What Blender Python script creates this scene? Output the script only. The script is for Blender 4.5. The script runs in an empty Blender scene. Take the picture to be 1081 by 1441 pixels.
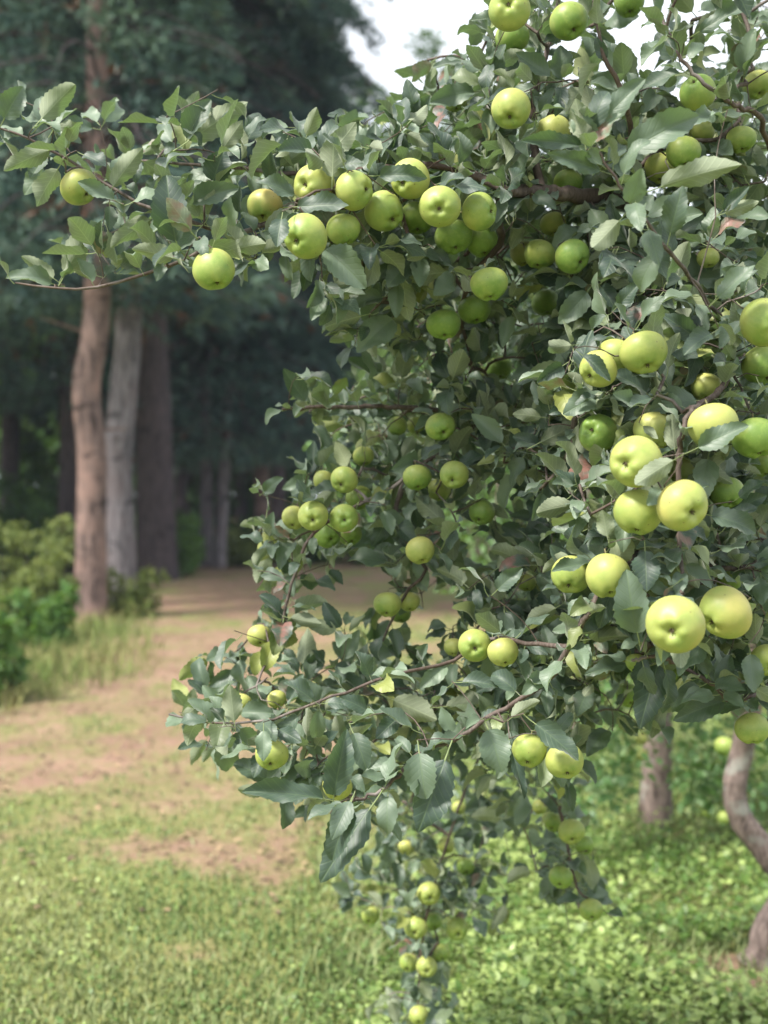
import bpy, math, random
import numpy as np
from mathutils import Vector, Matrix
rng = np.random.default_rng(11); random.seed(11)
S = bpy.context.scene
# ------------------------------------------------------------------ camera, world, sun, exposure
F = 1700.0; CX, CY = 540.5, 720.5; CAMZ = 1.6; PITCH = math.atan(30/F)
cd = bpy.data.cameras.new('camera'); cam = bpy.data.objects.new('camera', cd); S.collection.objects.link(cam); S.camera = cam
cam.location = (0, 0, CAMZ); cam.rotation_euler = (math.pi/2-PITCH, 0, 0)
cd.sensor_fit = 'VERTICAL'; cd.sensor_height = 42.4; cd.lens = 42.4*F/1441; cd.clip_start = .05; cd.clip_end = 500
cd.dof.use_dof = True; cd.dof.focus_distance = 1.90; cd.dof.aperture_fstop = 3.7
W = bpy.data.worlds.new('World'); S.world = W; W.use_nodes = True
wn = W.node_tree.nodes; wl = W.node_tree.links; wn.clear()
SUN_EL, SUN_AZ = math.radians(52), math.radians(-125)      # azimuth from +Y, clockwise: behind the camera's left shoulder
sky = wn.new('ShaderNodeTexSky'); sky.sky_type = 'NISHITA'; sky.sun_disc = False; sky.sun_elevation = SUN_EL; sky.sun_rotation = SUN_AZ
sky.air_density = 1.0; sky.dust_density = 3.0
cm = wn.new('ShaderNodeMix'); cm.data_type = 'RGBA'; cm.inputs[7].default_value = (10.5, 11.0, 11.6, 1)   # bright cloud sheet, same units as the sky
tcw = wn.new('ShaderNodeTexCoord'); nzw = wn.new('ShaderNodeTexNoise'); nzw.inputs['Scale'].default_value = 2.2; nzw.inputs['Detail'].default_value = 5
mrw = wn.new('ShaderNodeMapRange'); mrw.inputs[1].default_value = .35; mrw.inputs[2].default_value = .6; mrw.inputs[3].default_value = .62; mrw.inputs[4].default_value = .97
wl.new(tcw.outputs['Generated'], nzw.inputs['Vector']); wl.new(nzw.outputs['Fac'], mrw.inputs[0]); wl.new(mrw.outputs[0], cm.inputs[0]); wl.new(sky.outputs[0], cm.inputs[6])
bg = wn.new('ShaderNodeBackground'); bg.inputs[1].default_value = .076; wl.new(cm.outputs[2], bg.inputs[0])
wo = wn.new('ShaderNodeOutputWorld'); wl.new(bg.outputs[0], wo.inputs[0])
ld = bpy.data.lights.new('sun', 'SUN'); ld.energy = 4.2; ld.angle = math.radians(10); ld.color = (1, .95, .86)
sun = bpy.data.objects.new('sun', ld); S.collection.objects.link(sun)
sd = Vector((math.sin(SUN_AZ)*math.cos(SUN_EL), math.cos(SUN_AZ)*math.cos(SUN_EL), math.sin(SUN_EL)))
sun.rotation_euler = sd.to_track_quat('Z', 'Y').to_euler()
S.view_settings.view_transform = 'Standard'; S.view_settings.look = 'None'; S.view_settings.exposure = 1.0; S.view_settings.gamma = 1
S.cycles.max_bounces = 6; S.cycles.transparent_max_bounces = 4; S.cycles.diffuse_bounces = 3; S.cycles.use_denoising = True

# ------------------------------------------------------------------ helpers
cp, sp = math.cos(PITCH), math.sin(PITCH)
def P(px, py, d):
    """photo point at depth d (metres along the view axis) -> world"""
    px, py, d = np.asarray(px, float), np.asarray(py, float), np.asarray(d, float)
    x = (px-CX)/F*d; u = (CY-py)/F*d
    return np.stack([x, d*cp + u*sp, CAMZ - d*sp + u*cp], -1)
def proj(p):
    p = np.asarray(p, float); y = p[..., 1]; z = p[..., 2]-CAMZ
    d = y*cp - z*sp; u = y*sp + z*cp
    return CX + p[..., 0]/d*F, CY - u/d*F, d
def GX(px, d): return (px-CX)/F*d
def nrm(v): v = np.asarray(v, float); return v/np.maximum(np.linalg.norm(v, axis=-1, keepdims=True), 1e-9)
def hsh(i, j, k=0):
    n = (np.asarray(i, np.int64)*374761393 + np.asarray(j, np.int64)*668265263 + k*974634533) & 0xffffffff
    n = ((n ^ (n >> 13))*1274126177) & 0xffffffff
    return ((n ^ (n >> 16)) & 0xffff)/65535.
def vnoise(x, y, k=0):
    x = np.asarray(x, float); y = np.asarray(y, float)
    i = np.floor(x).astype(np.int64); j = np.floor(y).astype(np.int64); fx = x-i; fy = y-j
    fx = fx*fx*(3-2*fx); fy = fy*fy*(3-2*fy)
    a = hsh(i, j, k)*(1-fx)+hsh(i+1, j, k)*fx; b = hsh(i, j+1, k)*(1-fx)+hsh(i+1, j+1, k)*fx
    return a*(1-fy)+b*fy
def fbm(x, y, k=0, o=4):
    s = 0; a = .5; t = 0
    for q in range(o): s = s + a*vnoise(x*2**q, y*2**q, k+q); t += a; a *= .55
    return s/t
class MB:
    def __init__(s): s.v = []; s.f = []; s.m = []; s.a = []; s.uv = []; s.n = 0
    def add(s, v, f, mat=0, attr=None, uv=None):
        """v (N,3); f list/array of equal-length faces"""
        v = np.asarray(v, float).reshape(-1, 3); f = np.asarray(f, int)
        s.v.append(v); s.f.append(f+s.n); s.m.append(np.full(len(f), mat, int)); s.n += len(v)
        s.a.append(np.zeros((len(v), 4)) if attr is None else np.broadcast_to(np.asarray(attr, float), (len(v), 4)))
        s.uv.append(np.zeros((len(v), 2)) if uv is None else np.asarray(uv, float).reshape(-1, 2))
    def mesh(s, name, mats, smooth=True):
        me = bpy.data.meshes.new(name)
        v = np.concatenate(s.v); me.vertices.add(len(v)); me.vertices.foreach_set('co', v.astype(np.float32).ravel())
        li = np.concatenate([f.ravel() for f in s.f]); cnt = np.concatenate([np.full(len(f), f.shape[1]) for f in s.f])
        me.loops.add(len(li)); me.loops.foreach_set('vertex_index', li.astype(np.int32))
        me.polygons.add(len(cnt)); st = np.concatenate([[0], np.cumsum(cnt)[:-1]])
        me.polygons.foreach_set('loop_start', st.astype(np.int32)); me.polygons.foreach_set('loop_total', cnt.astype(np.int32))
        me.polygons.foreach_set('material_index', np.concatenate(s.m).astype(np.int32))
        me.polygons.foreach_set('use_smooth', np.full(len(cnt), smooth))
        at = me.attributes.new('tint', 'FLOAT_COLOR', 'POINT'); at.data.foreach_set('color', np.concatenate(s.a).astype(np.float32).ravel())
        uvl = me.uv_layers.new(name='UVMap'); uvl.data.foreach_set('uv', np.concatenate(s.uv)[li].astype(np.float32).ravel())
        for m in mats: me.materials.append(m)
        me.update(calc_edges=True); me.validate()
        return me
    def obj(s, name, mats, parent=None, smooth=True, loc=None):
        o = bpy.data.objects.new(name, s.mesh(name, mats if isinstance(mats, (list, tuple)) else [mats], smooth))
        S.collection.objects.link(o)
        if parent is not None: o.parent = parent
        if loc is not None: o.location = loc
        return o
    def tube(s, pts, rad, sides=7, mat=0, attr=None, bump=0, cap=True):
        pts = np.asarray(pts, float); n = len(pts); rad = np.broadcast_to(np.asarray(rad, float), (n,))
        t = nrm(np.gradient(pts, axis=0)); ref = np.array([0, 0, 1.]) if abs(t[0][2]) < .9 else np.array([1., 0, 0])
        V = []
        u = nrm(np.cross(t[0], ref))
        for i in range(n):
            u = nrm(u - t[i]*np.dot(u, t[i])); w = np.cross(t[i], u)
            a = np.arange(sides)*2*math.pi/sides; r = rad[i]*(1+bump*(rng.random(sides)-.5)) if bump else rad[i]
            V.append(pts[i]+(np.cos(a)*r)[:, None]*u+(np.sin(a)*r)[:, None]*w)
        V = np.concatenate(V); i = np.arange(n-1)[:, None]*sides; j = np.arange(sides)[None]; k = (j+1) % sides
        fcs = np.stack([i+j, i+k, i+k+sides, i+j+sides], -1).reshape(-1, 4)
        L = np.repeat(np.linspace(0, 1, n), sides); uv = np.stack([np.tile(np.arange(sides)/sides, n), L], -1)
        s.add(V, fcs, mat, attr, uv)
        if cap: s.add(np.concatenate([V[-sides:], pts[-1:]+t[-1:]*rad[-1]*.6]), [[a, (a+1) % sides, sides] for a in range(sides)], mat, attr)
def smooth_path(pts, n):
    """Catmull-Rom through the rows of pts (any width)"""
    p = np.asarray(pts, float)
    if len(p) == 2: return p[0]+(p[1]-p[0])*np.linspace(0, 1, n)[:, None]
    p = np.concatenate([[2*p[0]-p[1]], p, [2*p[-1]-p[-2]]]); out = []; m = len(p)-3
    for q in np.linspace(0, m, n):
        i = min(int(q), m-1); t = q-i; a, b, c, d = p[i:i+4]
        out.append(.5*((2*b)+(-a+c)*t+(2*a-5*b+4*c-d)*t*t+(-a+3*b-3*c+d)*t**3))
    return np.array(out)
def tag(o, label=None, cat=None, group=None, kind=None):
    if label: o['label'] = label
    if cat: o['category'] = cat
    if group: o['group'] = group
    if kind: o['kind'] = kind
    return o
def empty(name, loc=(0, 0, 0), rz=0):
    o = bpy.data.objects.new(name, None); S.collection.objects.link(o); o.location = loc; o.rotation_euler = (0, 0, rz); o.empty_display_size = .1; return o
def copy_tree(o, parent=None):
    c = o.copy(); S.collection.objects.link(c)
    if parent is not None: c.parent = parent
    for ch in list(o.children): copy_tree(ch, c)
    return c

# ------------------------------------------------------------------ materials
class NT:
    def __init__(s, name):
        s.m = bpy.data.materials.new(name); s.m.use_nodes = True; s.t = s.m.node_tree; s.t.nodes.clear()
        s.out = s.n('ShaderNodeOutputMaterial')
    def n(s, typ, ins=None, **kw):
        x = s.t.nodes.new(typ)
        for k, v in kw.items(): setattr(x, k, v)
        for k, v in (ins or {}).items(): s.set(x.inputs[k], v)
        return x
    def set(s, sock, v):
        if isinstance(v, bpy.types.NodeSocket): s.t.links.new(v, sock)
        elif isinstance(v, (tuple, list)) and len(v) == 3 and sock.type == 'RGBA': sock.default_value = (*v, 1)
        else: sock.default_value = v
    def math(s, op, a, b=0, c=0, clamp=False):
        x = s.n('ShaderNodeMath', operation=op, use_clamp=clamp); s.set(x.inputs[0], a); s.set(x.inputs[1], b); s.set(x.inputs[2], c); return x.outputs[0]
    def mix(s, f, a, b):
        x = s.n('ShaderNodeMix', data_type='RGBA'); s.set(x.inputs[0], f); s.set(x.inputs[6], a); s.set(x.inputs[7], b); return x.outputs[2]
    def mr(s, v, a, b, c=0., d=1.):
        x = s.n('ShaderNodeMapRange'); s.set(x.inputs[0], v)
        for i, q in enumerate((a, b, c, d)): s.set(x.inputs[i+1], q)
        return x.outputs[0]
    def noise(s, scale, detail=3, vec=None, rough=.5, dist=0):
        x = s.n('ShaderNodeTexNoise'); x.inputs['Scale'].default_value = scale; x.inputs['Detail'].default_value = detail
        x.inputs['Roughness'].default_value = rough; x.inputs['Distortion'].default_value = dist
        if vec is not None: s.set(x.inputs['Vector'], vec)
        return x.outputs['Fac']
    def obj(s): return s.n('ShaderNodeTexCoord').outputs['Object']
    def attr(s, name='tint'):
        a = s.n('ShaderNodeAttribute', attribute_name=name); c = s.n('ShaderNodeSeparateColor'); s.set(c.inputs[0], a.outputs['Color']); return c.outputs
    def vmul(s, v, k):
        x = s.n('ShaderNodeMapping'); s.set(x.inputs['Vector'], v); x.inputs['Scale'].default_value = k; return x.outputs[0]
    def bump(s, h, strength=.3, dist=.01):
        x = s.n('ShaderNodeBump'); x.inputs['Strength'].default_value = strength; x.inputs['Distance'].default_value = dist; s.set(x.inputs['Height'], h); return x.outputs[0]
    def bsdf(s, **ins):
        b = s.n('ShaderNodeBsdfPrincipled')
        for k, v in ins.items(): s.set(b.inputs[k.replace('_', ' ')], v)
        return b.outputs[0]
    def fin(s, sh): s.t.links.new(sh, s.out.inputs['Surface']); return s.m

def leaf_material(name, top1, top2, under, vein, trans, rough=.42, odd=True, tw=.25, spec=.55, sheen=0.):
    t = NT(name); a = t.attr(); uv = t.n('ShaderNodeTexCoord').outputs['UV']
    sx = t.n('ShaderNodeSeparateXYZ', {0: uv}); u = t.math('ABSOLUTE', t.math('SUBTRACT', sx.outputs[0], .5)); v = sx.outputs[1]
    mid = t.mr(u, .012, .03, 1, 0)
    lat = t.math('FRACT', t.math('SUBTRACT', t.math('MULTIPLY', v, 8.), t.math('MULTIPLY', u, 4.5)))
    latm = t.math('MULTIPLY', t.mr(t.math('ABSOLUTE', t.math('SUBTRACT', lat, .5)), .03, .13, 1, 0), .55)
    veins = t.math('MAXIMUM', mid, latm)
    nz = t.noise(45, 3, t.obj())
    top = t.mix(a[0], top1, top2); top = t.mix(t.mr(nz, .35, .7), top, t.mix(.5, top, under)) if False else top
    top = t.mix(t.math('MULTIPLY', veins, .38), top, vein)
    und = t.mix(t.math('MULTIPLY', veins, .6), t.mix(a[0], under, tuple(x*.78 for x in under)), tuple(min(1, x*1.5) for x in under))
    back = t.n('ShaderNodeNewGeometry').outputs['Backfacing']
    col = t.mix(back, top, und)
    if odd:   # a few leaves turning: yellow and purplish brown, in blotches
        bl = t.math('MULTIPLY', t.mr(a[1], .975, .985), t.mr(nz, .42, .6))
        col = t.mix(bl, col, (.24, .11, .09)); col = t.mix(t.math('MULTIPLY', t.mr(a[1], .88, .95, 0, .8), t.mr(a[1], .955, .957, 1, 0)), col, (.30, .33, .06))
    col = t.mix(a[2], col, (.26, .33, .13))                      # leaf stalks
    h = t.math('ADD', t.math('MULTIPLY', veins, -.6), t.math('MULTIPLY', nz, .5))
    bm = t.bump(h, .35, .002)
    rg = t.mix(back, (rough,)*3, (.75,)*3)
    b = t.bsdf(Base_Color=col, Roughness=rg, Specular_IOR_Level=spec, Normal=bm, Sheen_Weight=sheen, Sheen_Roughness=.4)
    tr = t.n('ShaderNodeBsdfTranslucent', {'Color': t.mix(a[2], t.mix(.35, trans, top), (.2, .3, .08))}).outputs[0]
    ms = t.n('ShaderNodeMixShader', {0: tw, 1: b, 2: tr})
    return t.fin(ms.outputs[0])
LEAF = leaf_material('apple_leaf', (.022, .050, .038), (.17, .235, .155), (.24, .28, .18), (.135, .205, .095), (.17, .30, .06), rough=.52, tw=.24, spec=.8, sheen=.35)
LEAF_FAR = leaf_material('orchard_leaf', (.055, .125, .040), (.12, .22, .07), (.18, .26, .12), (.15, .24, .10), (.24, .42, .06), odd=False, tw=.3)
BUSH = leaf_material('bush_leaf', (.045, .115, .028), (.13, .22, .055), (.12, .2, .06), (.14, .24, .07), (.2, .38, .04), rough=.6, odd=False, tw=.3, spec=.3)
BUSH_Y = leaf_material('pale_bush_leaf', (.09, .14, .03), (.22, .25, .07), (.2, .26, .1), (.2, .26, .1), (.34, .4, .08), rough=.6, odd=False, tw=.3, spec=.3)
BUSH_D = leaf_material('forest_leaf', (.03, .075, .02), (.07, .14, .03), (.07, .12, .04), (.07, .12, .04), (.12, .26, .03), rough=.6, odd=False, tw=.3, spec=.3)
CLOVER = leaf_material('clover_leaf', (.08, .165, .03), (.40, .50, .16), (.22, .32, .12), (.25, .35, .14), (.34, .5, .09), rough=.4, odd=False, tw=.3, spec=.7)

def needle_material():
    t = NT('pine_needles'); a = t.attr()
    col = t.mix(a[0], (.040, .086, .084), (.135, .215, .175)); col = t.mix(t.math('MULTIPLY', t.n('ShaderNodeObjectInfo').outputs['Random'], .4), col, t.mix(a[0], (.035, .075, .035), (.17, .25, .09))); col = t.mix(t.mr(a[1], .965, .98), col, (.13, .06, .035))
    return t.fin(t.bsdf(Base_Color=col, Roughness=.6, Specular_IOR_Level=.3))
NEEDLE = needle_material()
def bark(name, c1, c2, c3, sc=(18, 18, 4), rough=.9, lich=None, b=.6, d=.02):
    t = NT(name); o = t.obj(); m = t.vmul(o, sc)
    n1 = t.noise(1, 5, m, .65, .4); n2 = t.noise(3.0, 3, o); n3 = t.noise(11, 4, o)
    col = t.mix(t.mr(n1, .35, .62), c1, c2); col = t.mix(t.mr(n2, .45, .7), col, c3)
    n4 = t.noise(1, 3, t.vmul(o, (2.5, 2.5, 6)), .6); col = t.mix(t.mr(n4, .58, .68, 0, .75), col, tuple(q*.5 for q in c1))
    if lich: col = t.mix(t.mr(n3, .56, .66, 0, .8), col, lich)
    return t.fin(t.bsdf(Base_Color=col, Roughness=rough, Specular_IOR_Level=.25, Normal=t.bump(n1, b, d)))
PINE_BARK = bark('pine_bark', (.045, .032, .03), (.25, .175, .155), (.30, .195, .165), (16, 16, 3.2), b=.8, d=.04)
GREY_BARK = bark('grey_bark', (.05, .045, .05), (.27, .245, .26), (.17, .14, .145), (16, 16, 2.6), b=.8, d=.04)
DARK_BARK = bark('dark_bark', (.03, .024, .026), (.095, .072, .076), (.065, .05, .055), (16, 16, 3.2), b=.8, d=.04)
APPLE_BARK = bark('apple_bark', (.08, .06, .055), (.30, .23, .205), (.18, .135, .12), (40, 40, 14), lich=(.28, .28, .25), b=.6, d=.006)
TWIG = bark('twig_bark', (.055, .040, .034), (.15, .12, .105), (.095, .062, .05), (160, 160, 60), rough=.65, lich=(.24, .21, .2), b=.4, d=.001)

def apple_material():
    t = NT('apple_skin'); o = t.obj(); oi = t.n('ShaderNodeObjectInfo'); c = t.n('ShaderNodeSeparateColor', {0: oi.outputs['Color']}).outputs
    sx = t.n('ShaderNodeSeparateXYZ', {0: o}); z = sx.outputs[2]; x = sx.outputs[0]
    off = t.n('ShaderNodeVectorMath', {0: o, 1: t.n('ShaderNodeCombineXYZ', {0: t.math('MULTIPLY', oi.outputs['Random'], 50)}).outputs[0]}, operation='ADD').outputs[0]
    n1 = t.noise(1.3, 3, off); n2 = t.noise(5, 4, off, .6)
    ripe = t.math('ADD', t.math('ADD', t.math('MULTIPLY', z, .30), t.math('MULTIPLY', t.math('SUBTRACT', n1, .5), .9)), c[0], clamp=True)
    col = t.mix(ripe, (.17, .275, .055), (.49, .475, .15)); col = t.mix(t.mr(n2, .5, .8, 0, .35), col, (.40, .47, .12))
    stem = t.mr(z, .55, .95); col = t.mix(t.math('MULTIPLY', stem, .5), col, (.22, .34, .06))
    bl = t.math('MULTIPLY', c[1], t.mr(t.math('ADD', t.math('MULTIPLY', x, .5), t.math('ADD', n1, t.math('MULTIPLY', z, .25))), .45, .95, 0, .75)); col = t.mix(bl, col, (.56, .22, .10))
    vo = t.n('ShaderNodeTexVoronoi', {'Vector': off}); vo.inputs['Scale'].default_value = 9
    dot = t.mr(vo.outputs['Distance'], .05, .11, .7, 0); col = t.mix(dot, col, (.30, .30, .12))
    vb = t.n('ShaderNodeTexVoronoi', {'Vector': off}); vb.inputs['Scale'].default_value = 2.3
    col = t.mix(t.mr(t.math('ADD', vb.outputs['Distance'], t.math('MULTIPLY', n2, .1)), .10, .15, .7, 0), col, (.15, .11, .05))
    b = t.bsdf(Base_Color=col, Roughness=t.mr(n2, .3, .7, .38, .52), Specular_IOR_Level=.42, Subsurface_Weight=.12, Subsurface_Radius=(.12, .10, .03), Subsurface_Scale=.15, Normal=t.bump(t.noise(22, 4, off), .06, .02))
    return t.fin(b)
APPLE = apple_material()
t = NT('calyx_brown'); CALYX = t.fin(t.bsdf(Base_Color=t.mix(t.noise(9, 3, t.obj()), (.04, .03, .018), (.16, .13, .07)), Roughness=.9))
t = NT('apple_stem'); STEM = t.fin(t.bsdf(Base_Color=t.mix(t.noise(5, 3, t.obj()), (.12, .08, .04), (.20, .22, .08)), Roughness=.7))

def ground_material():
    t = NT('ground'); o = t.obj(); a = t.attr(); d = a[0]
    n1 = t.noise(1.6, 6, o, .65); n2 = t.noise(14, 5, o, .7); n3 = t.noise(70, 3, o, .6)
    dirt = t.mix(t.mr(n1, .3, .7), (.17, .100, .072), (.32, .205, .15)); dirt = t.mix(t.mr(n2, .5, .72, 0, .6), dirt, (.17, .11, .075)); dirt = t.mix(t.mr(n3, .55, .7, 0, .5), dirt, (.52, .42, .33))
    gr = t.mix(t.mr(n2, .3, .7), (.11, .14, .045), (.25, .26, .09)); gr = t.mix(t.mr(n3, .5, .7, 0, .5), gr, (.24, .22, .09))
    f = t.mr(t.math('ADD', d, t.math('MULTIPLY', t.math('SUBTRACT', n2, .5), 1.3)), .28, .85)
    col = t.mix(f, gr, dirt); col = t.mix(t.math('MULTIPLY', t.mr(t.noise(5, 6, t.vmul(o, (1, .6, 1)), .7), .47, .62), .5), col, gr); col = t.mix(t.math('MULTIPLY', a[1], .9), col, t.mix(n2, (.07, .045, .03), (.16, .10, .06)))
    h = t.math('ADD', n2, t.math('MULTIPLY', n3, .5))
    return t.fin(t.bsdf(Base_Color=col, Roughness=.95, Specular_IOR_Level=.15, Normal=t.bump(h, .6, .03)))
GROUND = ground_material()
t = NT('dry_grass'); a = t.attr(); DRY = t.fin(t.bsdf(Base_Color=t.mix(a[0], (.12, .18, .045), (.30, .26, .12)), Roughness=.8, Specular_IOR_Level=.2))

# ------------------------------------------------------------------ ground, path
DIRT = [(360, 812, 120, 22, 1.0), (330, 850, 130, 30, 1.0), (300, 900, 140, 40, 1.0), (260, 960, 180, 40, 1.0), (170, 1020, 260, 45, 1.0), (380, 1010, 160, 60, .8), (60, 1060, 200, 60, .95),
        (60, 1120, 200, 40, .74), (330, 1090, 130, 35, .6), (250, 1195, 160, 26, .60), (360, 1165, 120, 26, .58), (120, 1175, 120, 22, .55), (560, 880, 200, 60, .65), (430, 1210, 90, 22, .5), (90, 1240, 70, 14, .35), (250, 1340, 50, 12, .35),
        (560, 800, 240, 22, .7), (-150, 1000, 260, 60, .9), (-100, 1150, 200, 70, .6), (1035, 1360, 60, 14, .9), (1075, 1395, 60, 18, .8), (900, 1165, 55, 16, .7)]
def dirt_at(x, y):
    px, py, d = proj(np.stack([x, y, np.zeros_like(x)], -1)); m = np.zeros_like(px)
    for cx, cy, rx, ry, w in DIRT:
        q = ((px-cx)/rx)**2+((py-cy)/ry)**2; m = np.maximum(m, w*np.clip(1.5-q**.5*.75, 0, 1))
    m = np.where(d < 1.2, 0, m)
    return np.clip(m*.92 + (fbm(x*2.2, y*1.3, 5, 5)-.5)*1.6 + (fbm(x*.7, y*.5, 15, 2)-.5)*.3 - np.clip((py-1240)/120, 0, 1)*.35*(px < 900), 0, 1)
def forest_at(x, y):   # needle litter under the wood
    e = 26 - np.clip(-x-1, 0, 60)*.9 - (np.abs(x)*.0); f = np.clip((y-e)/3, 0, 1)
    return np.where((x < 10), f, np.clip((y-40)/5, 0, 1))
def ground_z(x, y): return (fbm(x*.35+7, y*.35, 9, 3)-.5)*.10*np.clip(y/6, 0, 1)
def margin(x, y):
    c = np.interp(y, [4.0, 6, 8, 12, 18, 24, 30], [-2.2, -1.9, -1.5, -1.5, -1.7, -1.6, -1.2]); w = np.interp(y, [4, 8, 14, 30], [1.3, 1.2, 1.3, 1.6])
    return np.minimum(w*(1+.25*(vnoise(y*1.3, y*0+3)-.5))-np.abs(x-c), y-4.8)
def onpath(x, y): return margin(x, y) > -.35
def sheet(name, xs, ys, keep=None, dz=0):
    X, Y = np.meshgrid(xs, ys); Z = ground_z(X, Y)+(0 if keep is None else dz*np.clip(margin(X, Y)*5, -1.5, 1)); V = np.stack([X, Y, Z], -1).reshape(-1, 3)
    nx = len(xs); i = np.arange(len(ys)-1)[:, None]; j = np.arange(nx-1)[None]
    f = np.stack([i*nx+j, i*nx+j+1, (i+1)*nx+j+1, (i+1)*nx+j], -1).reshape(-1, 4)
    if keep is not None:
        k = keep(V[:, 0], V[:, 1]); f = f[k[f].all(1)]; used = np.unique(f); rm = np.zeros(len(V), int); rm[used] = np.arange(len(used)); V = V[used]; f = rm[f]
    dm = dirt_at(V[:, 0], V[:, 1]); fm = forest_at(V[:, 0], V[:, 1])
    b = MB(); b.add(V, f, 0, np.stack([dm, fm, dm*0, dm*0+1], -1)); return b.obj(name, GROUND)
def grade(a, b, n, p): return a+(b-a)*np.linspace(0, 1, n)**p
ys = np.concatenate([[-40, -20, -10, -4, 0], grade(1.5, 45, 260, 1.9), [55, 70, 90, 120, 170, 240]])
xr = grade(0, 25, 130, 1.7); xs = np.concatenate([[-200, -120, -70, -40], -xr[::-1], xr[1:], [40, 70, 120, 200]])
g = sheet('ground', xs, ys); tag(g, kind='structure', label='green and tan orchard ground fading into forest litter')
p_ = sheet('path', np.linspace(-4.5, 1.5, 90), grade(4.6, 30, 220, 1.5), onpath, .004); tag(p_, kind='structure', label='worn bare earth track curving towards the wood')

# ------------------------------------------------------------------ leaf templates
def leaf_template(rows, cols, bend, fold, wave, ph, curl, tw, teeth=.05, pet=.28, width=.265):
    s = np.linspace(0, 1, rows+1); tt = np.linspace(-1, 1, cols+1)
    w = width*np.sin(math.pi*s**.82)**.72*(1-.12*s); w[0] = .012; w[-1] = .003
    th = -.25+bend*s**1.3; ds = 1/rows
    cy = np.concatenate([[0], np.cumsum(np.cos(th[:-1])*ds)]); cz = -np.concatenate([[0], np.cumsum(np.sin(th[:-1])*ds)])
    V = []; UV = []
    for i, q in enumerate(s):
        tr = tw*(q-.3)
        for j, r in enumerate(tt):
            ed = 1+(teeth*(1 if i % 2 else -1) if abs(r) == 1 and 0 < i < rows else 0)
            x = w[i]*r*ed; zz = fold*abs(x)*(1-.3*abs(r))+wave*math.sin(q*9+ph+(1.5 if r > 0 else 0))*r*r*min(1, w[i]*4)+curl*(abs(r)**3)*w[i]
            x2 = x*math.cos(tr)-zz*math.sin(tr); z2 = x*math.sin(tr)+zz*math.cos(tr)
            V.append((x2, pet+cy[i]+math.sin(th[i])*z2, cz[i]+math.cos(th[i])*z2)); UV.append((.5+.5*r*w[i]/width, q))
    i = np.arange(rows)[:, None]*(cols+1); j = np.arange(cols)[None]
    f = np.stack([i+j, i+j+1, i+j+cols+2, i+j+cols+1], -1).reshape(-1, 4)
    V = np.array(V); UV = np.array(UV); A = np.zeros(len(V))
    if pet > 0:
        n0 = len(V); R = []
        for yy, zz in ((0, -.05), (pet*.5, -.045), (pet+.02, .0)):
            for a in (0, 2.1, 4.2): R.append((.014*math.cos(a), yy, zz+.014*math.sin(a)))
        pf = [[n0+3*b+k, n0+3*b+(k+1) % 3, n0+3*b+3+(k+1) % 3, n0+3*b+3+k] for b in (0, 1) for k in range(3)]
        V = np.concatenate([V, R]); UV = np.concatenate([UV, np.full((9, 2), .5)]); A = np.concatenate([A, np.ones(9)]); f = np.concatenate([f, pf])
    return V, f, UV, A
TPL = [leaf_template(14, 6, b, fo, wv, ph, cu, tw) for b, fo, wv, ph, cu, tw in
       [(.4, .30, .08, 0, .20, .4), (.9, .4, .09, 1, .15, -.6), (1.5, .4, .08, 2, .3, .5), (.1, .5, .07, 3, .25, .5), (.6, .15, .09, 4, -.1, -.6), (1.0, .55, .05, 5, .3, .1),
        (.5, .4, .08, 2.5, .1, .8), (1.6, .2, .07, .6, .0, -.3), (-.2, .45, .06, 1.7, .35, .4), (.9, .1, .10, 3.6, .15, -.9)]]
TPL_HERO = [leaf_template(18, 8, b, fo, wv, ph, cu, tw, .06, width=.28) for b, fo, wv, ph, cu, tw in
       [(.45, .40, .09, 0, .20, .5), (.7, .45, .10, 1.4, .25, -.5), (.3, .30, .11, 2.3, .15, .6), (.8, .5, .08, 4.1, .35, -.4)]]
TPL_FAR = [leaf_template(4, 2, b, fo, 0, 0, 0, tw, 0, pet=0, width=.32) for b, fo, tw in [(.3, .3, .2), (1.0, .4, -.4), (.6, .1, .5)]]
def place_leaves(mb, base, dirv, nor, size, r1, r2, tpl, mat=0, which=None):
    base = np.asarray(base, float); y = nrm(dirv); z = nrm(nor - y*(nor*y).sum(-1, keepdims=True)); x = np.cross(y, z)
    R = np.stack([x, y, z], -2)                         # rows
    which = rng.integers(0, len(tpl), len(base)) if which is None else which
    for k, (V, f, UV, A) in enumerate(tpl):
        i = np.where(which == k)[0]
        if not len(i): continue
        wv = np.stack([size[i]*(.86+.28*r2[i] % .3), size[i], size[i]], -1)
        v = np.einsum('lvi,lij->lvj', V[None]*wv[:, None, :], R[i])+base[i][:, None]
        ff = f[None]+(np.arange(len(i))*len(V))[:, None, None]
        at = np.zeros((len(i), len(V), 4)); at[..., 0] = r1[i][:, None]; at[..., 1] = r2[i][:, None]; at[..., 2] = A[None]; at[..., 3] = 1
        mb.add(v.reshape(-1, 3), ff.reshape(-1, f.shape[1]), mat, at.reshape(-1, 4), np.tile(UV, (len(i), 1)))
def rdir(n): return nrm(rng.normal(size=(n, 3)))

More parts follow.
